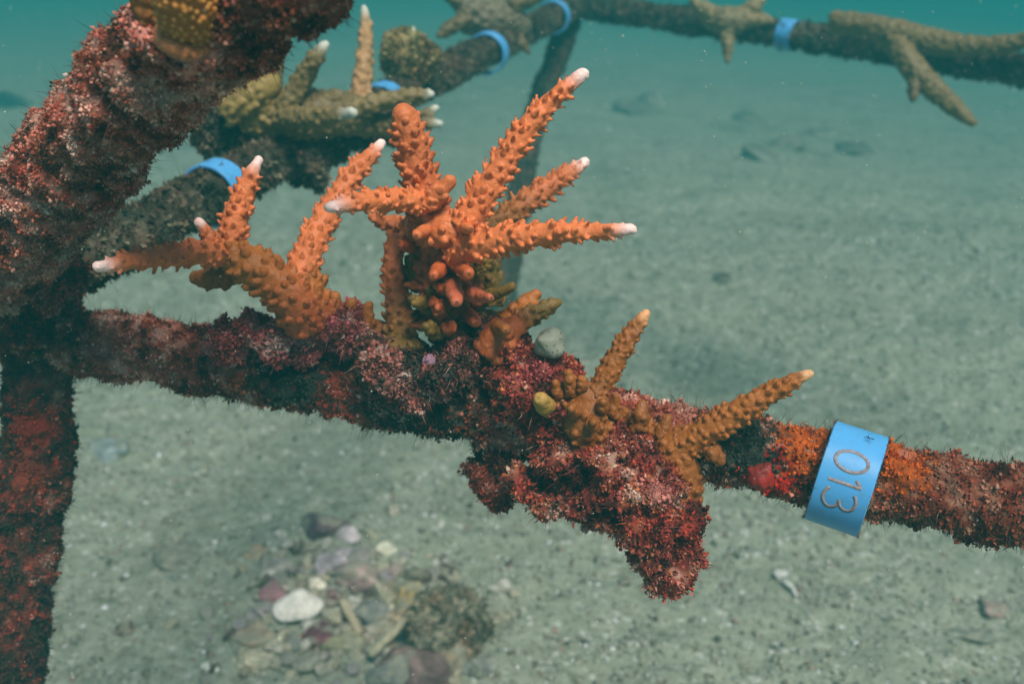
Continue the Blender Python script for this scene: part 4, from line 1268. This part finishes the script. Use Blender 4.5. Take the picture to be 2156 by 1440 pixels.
PURP, MAR, CRM, TANS, GRY, OCH, LIL, BRN, PNK = (0.16, 0.09, 0.11), (0.13, 0.045, 0.055), (0.52, 0.48, 0.34), (0.40, 0.31, 0.21), (0.24, 0.25, 0.23), (0.30, 0.22, 0.09), (0.36, 0.31, 0.33), (0.10, 0.07, 0.05), (0.40, 0.20, 0.22)
rocks = [
    (683, 1116, 90, 46, PURP, 'dark purple stone at the far left of the rubble'),
    (760, 1236, 86, 50, (0.36, 0.25, 0.23), 'pinkish oblong stone in the middle of the rubble'),
    (578, 1250, 66, 26, PNK, 'flat magenta-pink chip left of the cream shell'),
    (698, 1268, 44, 34, MAR, 'small maroon stone just right of the large white shell'),
    (801, 1256, 42, 40, CRM, 'cream angular fragment behind the grey stone'),
    (856, 1262, 70, 40, OCH, 'ochre stone touching the mossy boulder'),
    (778, 1306, 72, 62, GRY, 'grey upright stone in front of the pinkish stone'),
    (838, 1312, 44, 50, TANS, 'tan stone between grey stone and mossy boulder'),
    (698, 1314, 42, 34, CRM, 'cream lump right beside the large white shell'),
    (812, 1292, 44, 18, CRM, 'flat cream disc on top of the grey stone'),
    (728, 1362, 74, 40, (0.38, 0.36, 0.22), 'yellow-grey stone in front of the rubble'),
    (668, 1338, 62, 36, MAR, 'dark maroon stone under the large white shell'),
    (541, 1348, 84, 32, TANS, 'tan slab left of the large white shell'),
    (527, 1388, 66, 26, CRM, 'pale slab near the bottom left of the rubble'),
    (873, 1222, 56, 36, BRN, 'dark brown stone above the ochre stone'),
    (700, 1188, 84, 36, LIL, 'grey-lilac slab behind the rubble'),
    (752, 1184, 54, 34, LIL, 'lilac stone next to the cream back shell'),
    (593, 1196, 46, 28, LIL, 'lilac pebble at the rubble left rim'),
    (939, 1210, 48, 26, BRN, 'dark brown stone behind the mossy boulder'),
    (905, 1410, 150, 56, (0.17, 0.11, 0.10), 'wide maroon stone at the bottom edge'),
    (958, 1406, 56, 66, TANS, 'tan pointed shard on the wide maroon stone'),
    (1006, 1412, 66, 50, GRY, 'grey lump right of the tan pointed shard'),
    (831, 1432, 90, 40, GRY, 'grey stone cut by the bottom edge'),
    (534, 1172, 40, 26, TANS, 'tan pebble far left of the rubble'),
    (590, 1134, 26, 18, (0.66, 0.66, 0.6), 'white pebble behind the lilac pebble'),
    (830, 1212, 40, 22, (0.36, 0.26, 0.24), 'small pink stone under the cream back shell'),
    (625, 1356, 44, 26, GRY, 'grey pebble in front of the large white shell'),
    (585, 1345, 40, 22, CRM, 'cream pebble between tan slab and white shell'),
    (640, 1400, 50, 26, (0.4, 0.38, 0.3), 'pale stone near the bottom centre left'),
    (225, 950, 86, 24, (0.27, 0.32, 0.32), 'half-buried blue-grey stone right of the front leg'),
    (380, 1172, 84, 16, (0.25, 0.26, 0.21), 'flat dark stone left of the rubble'),
    (265, 1325, 52, 20, BRN, 'dark flat chip on sand near the front leg foot'),
    (2090, 1285, 66, 24, (0.40, 0.30, 0.26), 'pinkish stone at the lower right'),
    (2035, 1335, 80, 10, (0.26, 0.27, 0.22), 'dark flat stone at the lower right'),
    (1316, 1226, 28, 12, BRN, 'small dark chip below the hanging lump'),
    (1515, 582, 36, 16, (0.10, 0.10, 0.07), 'small dark stone alone on the open sand'),
    (1340, 232, 74, 24, (0.20, 0.21, 0.165), 'left dark flat stone on the far sand'),
    (1372, 222, 52, 26, (0.20, 0.21, 0.165), 'dark humped stone overlapping the left far stone'),
    (1578, 258, 64, 24, (0.20, 0.21, 0.165), 'dark stone right under the antler coral'),
    (1612, 332, 60, 24, (0.18, 0.19, 0.15), 'nearest round stone of the far dark stones'),
    (1662, 310, 66, 22, (0.20, 0.21, 0.165), 'dark stone just right of the nearest round far stone'),
    (1716, 284, 64, 22, (0.20, 0.21, 0.165), 'far dark stone below the far bar ring'),
    (1795, 316, 96, 22, (0.20, 0.21, 0.165), 'rightmost long dark stone on the far sand'),
    (18, 222, 70, 46, (0.04, 0.05, 0.05), 'dark rock at the left edge beyond the diagonal bar'),
    (560, 1290, 46, 24, LIL, 'lilac chip left of the large white shell'),
    (930, 1180, 30, 16, BRN, 'small dark stone behind the brown one'),
]
for i, (px, py, w, h, colr, lab) in enumerate(rocks):
    k = kpx(px, py)
    far = py < 640
    me = rock_mesh('stone', w * k, h * k * 1.25, w * k * (0.8 if not far else 1.6), colr, 40 + i, 0.32 if not far else 0.2, 3, blot=np.asarray(colr) * (1.5 if i % 2 else 0.6))
    o, _t = put('stone', me, px, py, lab, 'stone', 'stones on the seabed', rot=(random.uniform(-0.25, 0.25), random.uniform(-0.25, 0.25), random.uniform(-0.6, 0.6)), lift=h * k * (0.2 if not far else 0.0))
    if lab.startswith('dark rock'):
        vb = np.empty(len(me.vertices) * 3, np.float32); me.vertices.foreach_get('co', vb); vb = vb.reshape(-1, 3).astype(float)
        nb = np.empty(len(me.vertices) * 3, np.float32); me.vertices.foreach_get('normal', nb); nb = nb.reshape(-1, 3).astype(float)
        S = Soup()
        vb2 = vb * np.array([1.1, 1.1, 0.7])
        S.add(*turf(vb2, nb, 260, (w * k * 0.05, w * k * 0.18), dict(pal=[(0.15, 0.15, 0.11), (0.22, 0.21, 0.16), (0.09, 0.09, 0.07)], w=[3, 2, 2]), 400 + i, clump=w * k * 0.3, spread=0.7))
        t_ = obj('turf_algae', S.mesh('turf_algae', False), M_TURF)
        t_.parent = o
        t_['kind'] = 'stuff'

# curved coral sticks
def stick(ctrl, col, label, seed):
    pts = []
    for (px, py, rp, lf) in ctrl:
        g, t = G(px, py)
        pts.append([*(g + np.array([0, 0, lf])), rp * t / FPX])
    rows = catmull(pts, 26)
    V, F, nor, (n, sg) = tube_rows(rows[:, :3], rows[:, 3], 14, round_tip=False)
    m = n * sg
    V[:m] += nor * ((fbm(V[:m], 0.006, seed, 3) - 0.5) * 0.003)[:, None]
    c = np.asarray(col) * (0.7 + 0.6 * fbm(V, 0.006, seed + 1, 3))[:, None]
    obj('coral_stick', make_mesh('coral_stick', V, F, c), M_STONE, origin=rows[0, :3], label=label, cat='coral rubble')


stick([(910, 1338, 10, 0.020), (870, 1350, 9, 0.022), (830, 1372, 10, 0.016), (780, 1400, 9, 0.008)], (0.34, 0.31, 0.21), 'long curved cream coral stick leaning in front of the mossy boulder', 5)
stick([(722, 1285, 9, 0.008), (738, 1312, 10, 0.008), (756, 1342, 9, 0.003)], (0.36, 0.31, 0.21), 'short straight cream stick left of the grey stone', 6)
stick([(1650, 1228, 5, 0.002), (1668, 1245, 5, 0.003), (1676, 1262, 4, 0.002)], (0.5, 0.5, 0.46), 'thin white stick beside the small white shell', 8)

# small chips around the rubble (too small to tell apart)
def chips(n, cx, cy, sx, sy, wr, seed):
    r = np.random.default_rng(seed)
    protos = [rock_mesh('chip', 1, 0.5, 0.75, c, 200 + i, 0.5, 2) for i, c in enumerate((CRM, TANS, (0.72, 0.70, 0.62), (0.34, 0.33, 0.28), LIL, BRN, (0.50, 0.46, 0.34), (0.62, 0.57, 0.46)))]
    for p_ in protos:
        p_.materials.append(M_STONE)
    for i in range(n):
        px, py = r.normal(cx, sx), r.normal(cy, sy)
        if py > 1500 or px < 150 or py < 1060:
            continue
        g, t = G(px, py)
        k = t / FPX
        o = bpy.data.objects.new('shell_chip', protos[r.integers(len(protos))])
        COL.objects.link(o)
        w = r.uniform(*wr) * k
        o.scale = (w, w, w)
        o.location = Vector(g) + Vector((0, 0, w * 0.10))
        o.rotation_euler = (r.normal(0, 0.35), r.normal(0, 0.35), r.uniform(0, 6.28))
        o['label'] = 'small broken shell or coral chip strewn in the rubble patch'
        o['category'] = 'shell chip'
        o['group'] = 'small chips in the rubble patch'


chips(292, 740, 1290, 130, 78, (14, 48), 17)

# ------------------------------------------------------------------ specks drifting in the water
r = np.random.default_rng(99)
n = 2400
px, py, d = r.uniform(-300, 2456, n), r.uniform(-200, 1640, n), 0.14 + 0.75 * r.random(n) ** 1.2
pts = np.array([P(a, b, c) for a, b, c in zip(px, py, d)])
ok = pts[:, 2] > 0.03
pts, d = pts[ok], d[ok]
s = d / FPX * r.uniform(0.5, 1.5, len(d))
IV, IF = ICO[0]
V = IV[None] * s[:, None, None] * r.uniform(0.5, 1.4, (len(s), 12, 1)) + pts[:, None]
F = (np.arange(len(s))[:, None, None] * 12 + IF[None]).reshape(-1, 3)
c = np.repeat(np.array([(0.75, 0.72, 0.6)]) * r.uniform(0.4, 1.1, (len(s), 1)), 12, 0)
obj('drifting_specks', make_mesh('drifting_specks', V.reshape(-1, 3), F, c), M_GRIT, kind='stuff', label='pale specks of matter drifting in the water')

# ------------------------------------------------------------------ the hazy water
hx = np.array([(x, y, z) for z in (-4.2, 0.75) for y in (-7, 23) for x in (-15, 15)], float)
hf = np.array([(0, 2, 3, 1), (4, 5, 7, 6), (0, 1, 5, 4), (2, 6, 7, 3), (0, 4, 6, 2), (1, 3, 7, 5)])
hm = bpy.data.materials.new('sea_water_haze')
hm.use_nodes = True
nt = hm.node_tree
nt.nodes.remove(nt.nodes['Principled BSDF'])
pv = nt.nodes.new('ShaderNodeVolumePrincipled')
pv.inputs['Color'].default_value = (0.036, 0.365, 0.38, 1)
pv.inputs['Absorption Color'].default_value = (0.0, 0.0, 0.0, 1)
pv.inputs['Density'].default_value = 0.42
nt.links.new(pv.outputs[0], nt.nodes['Material Output'].inputs['Volume'])
obj('haze', make_mesh('haze', hx, hf, None, False), hm, kind='stuff', label='hazy teal sea water')
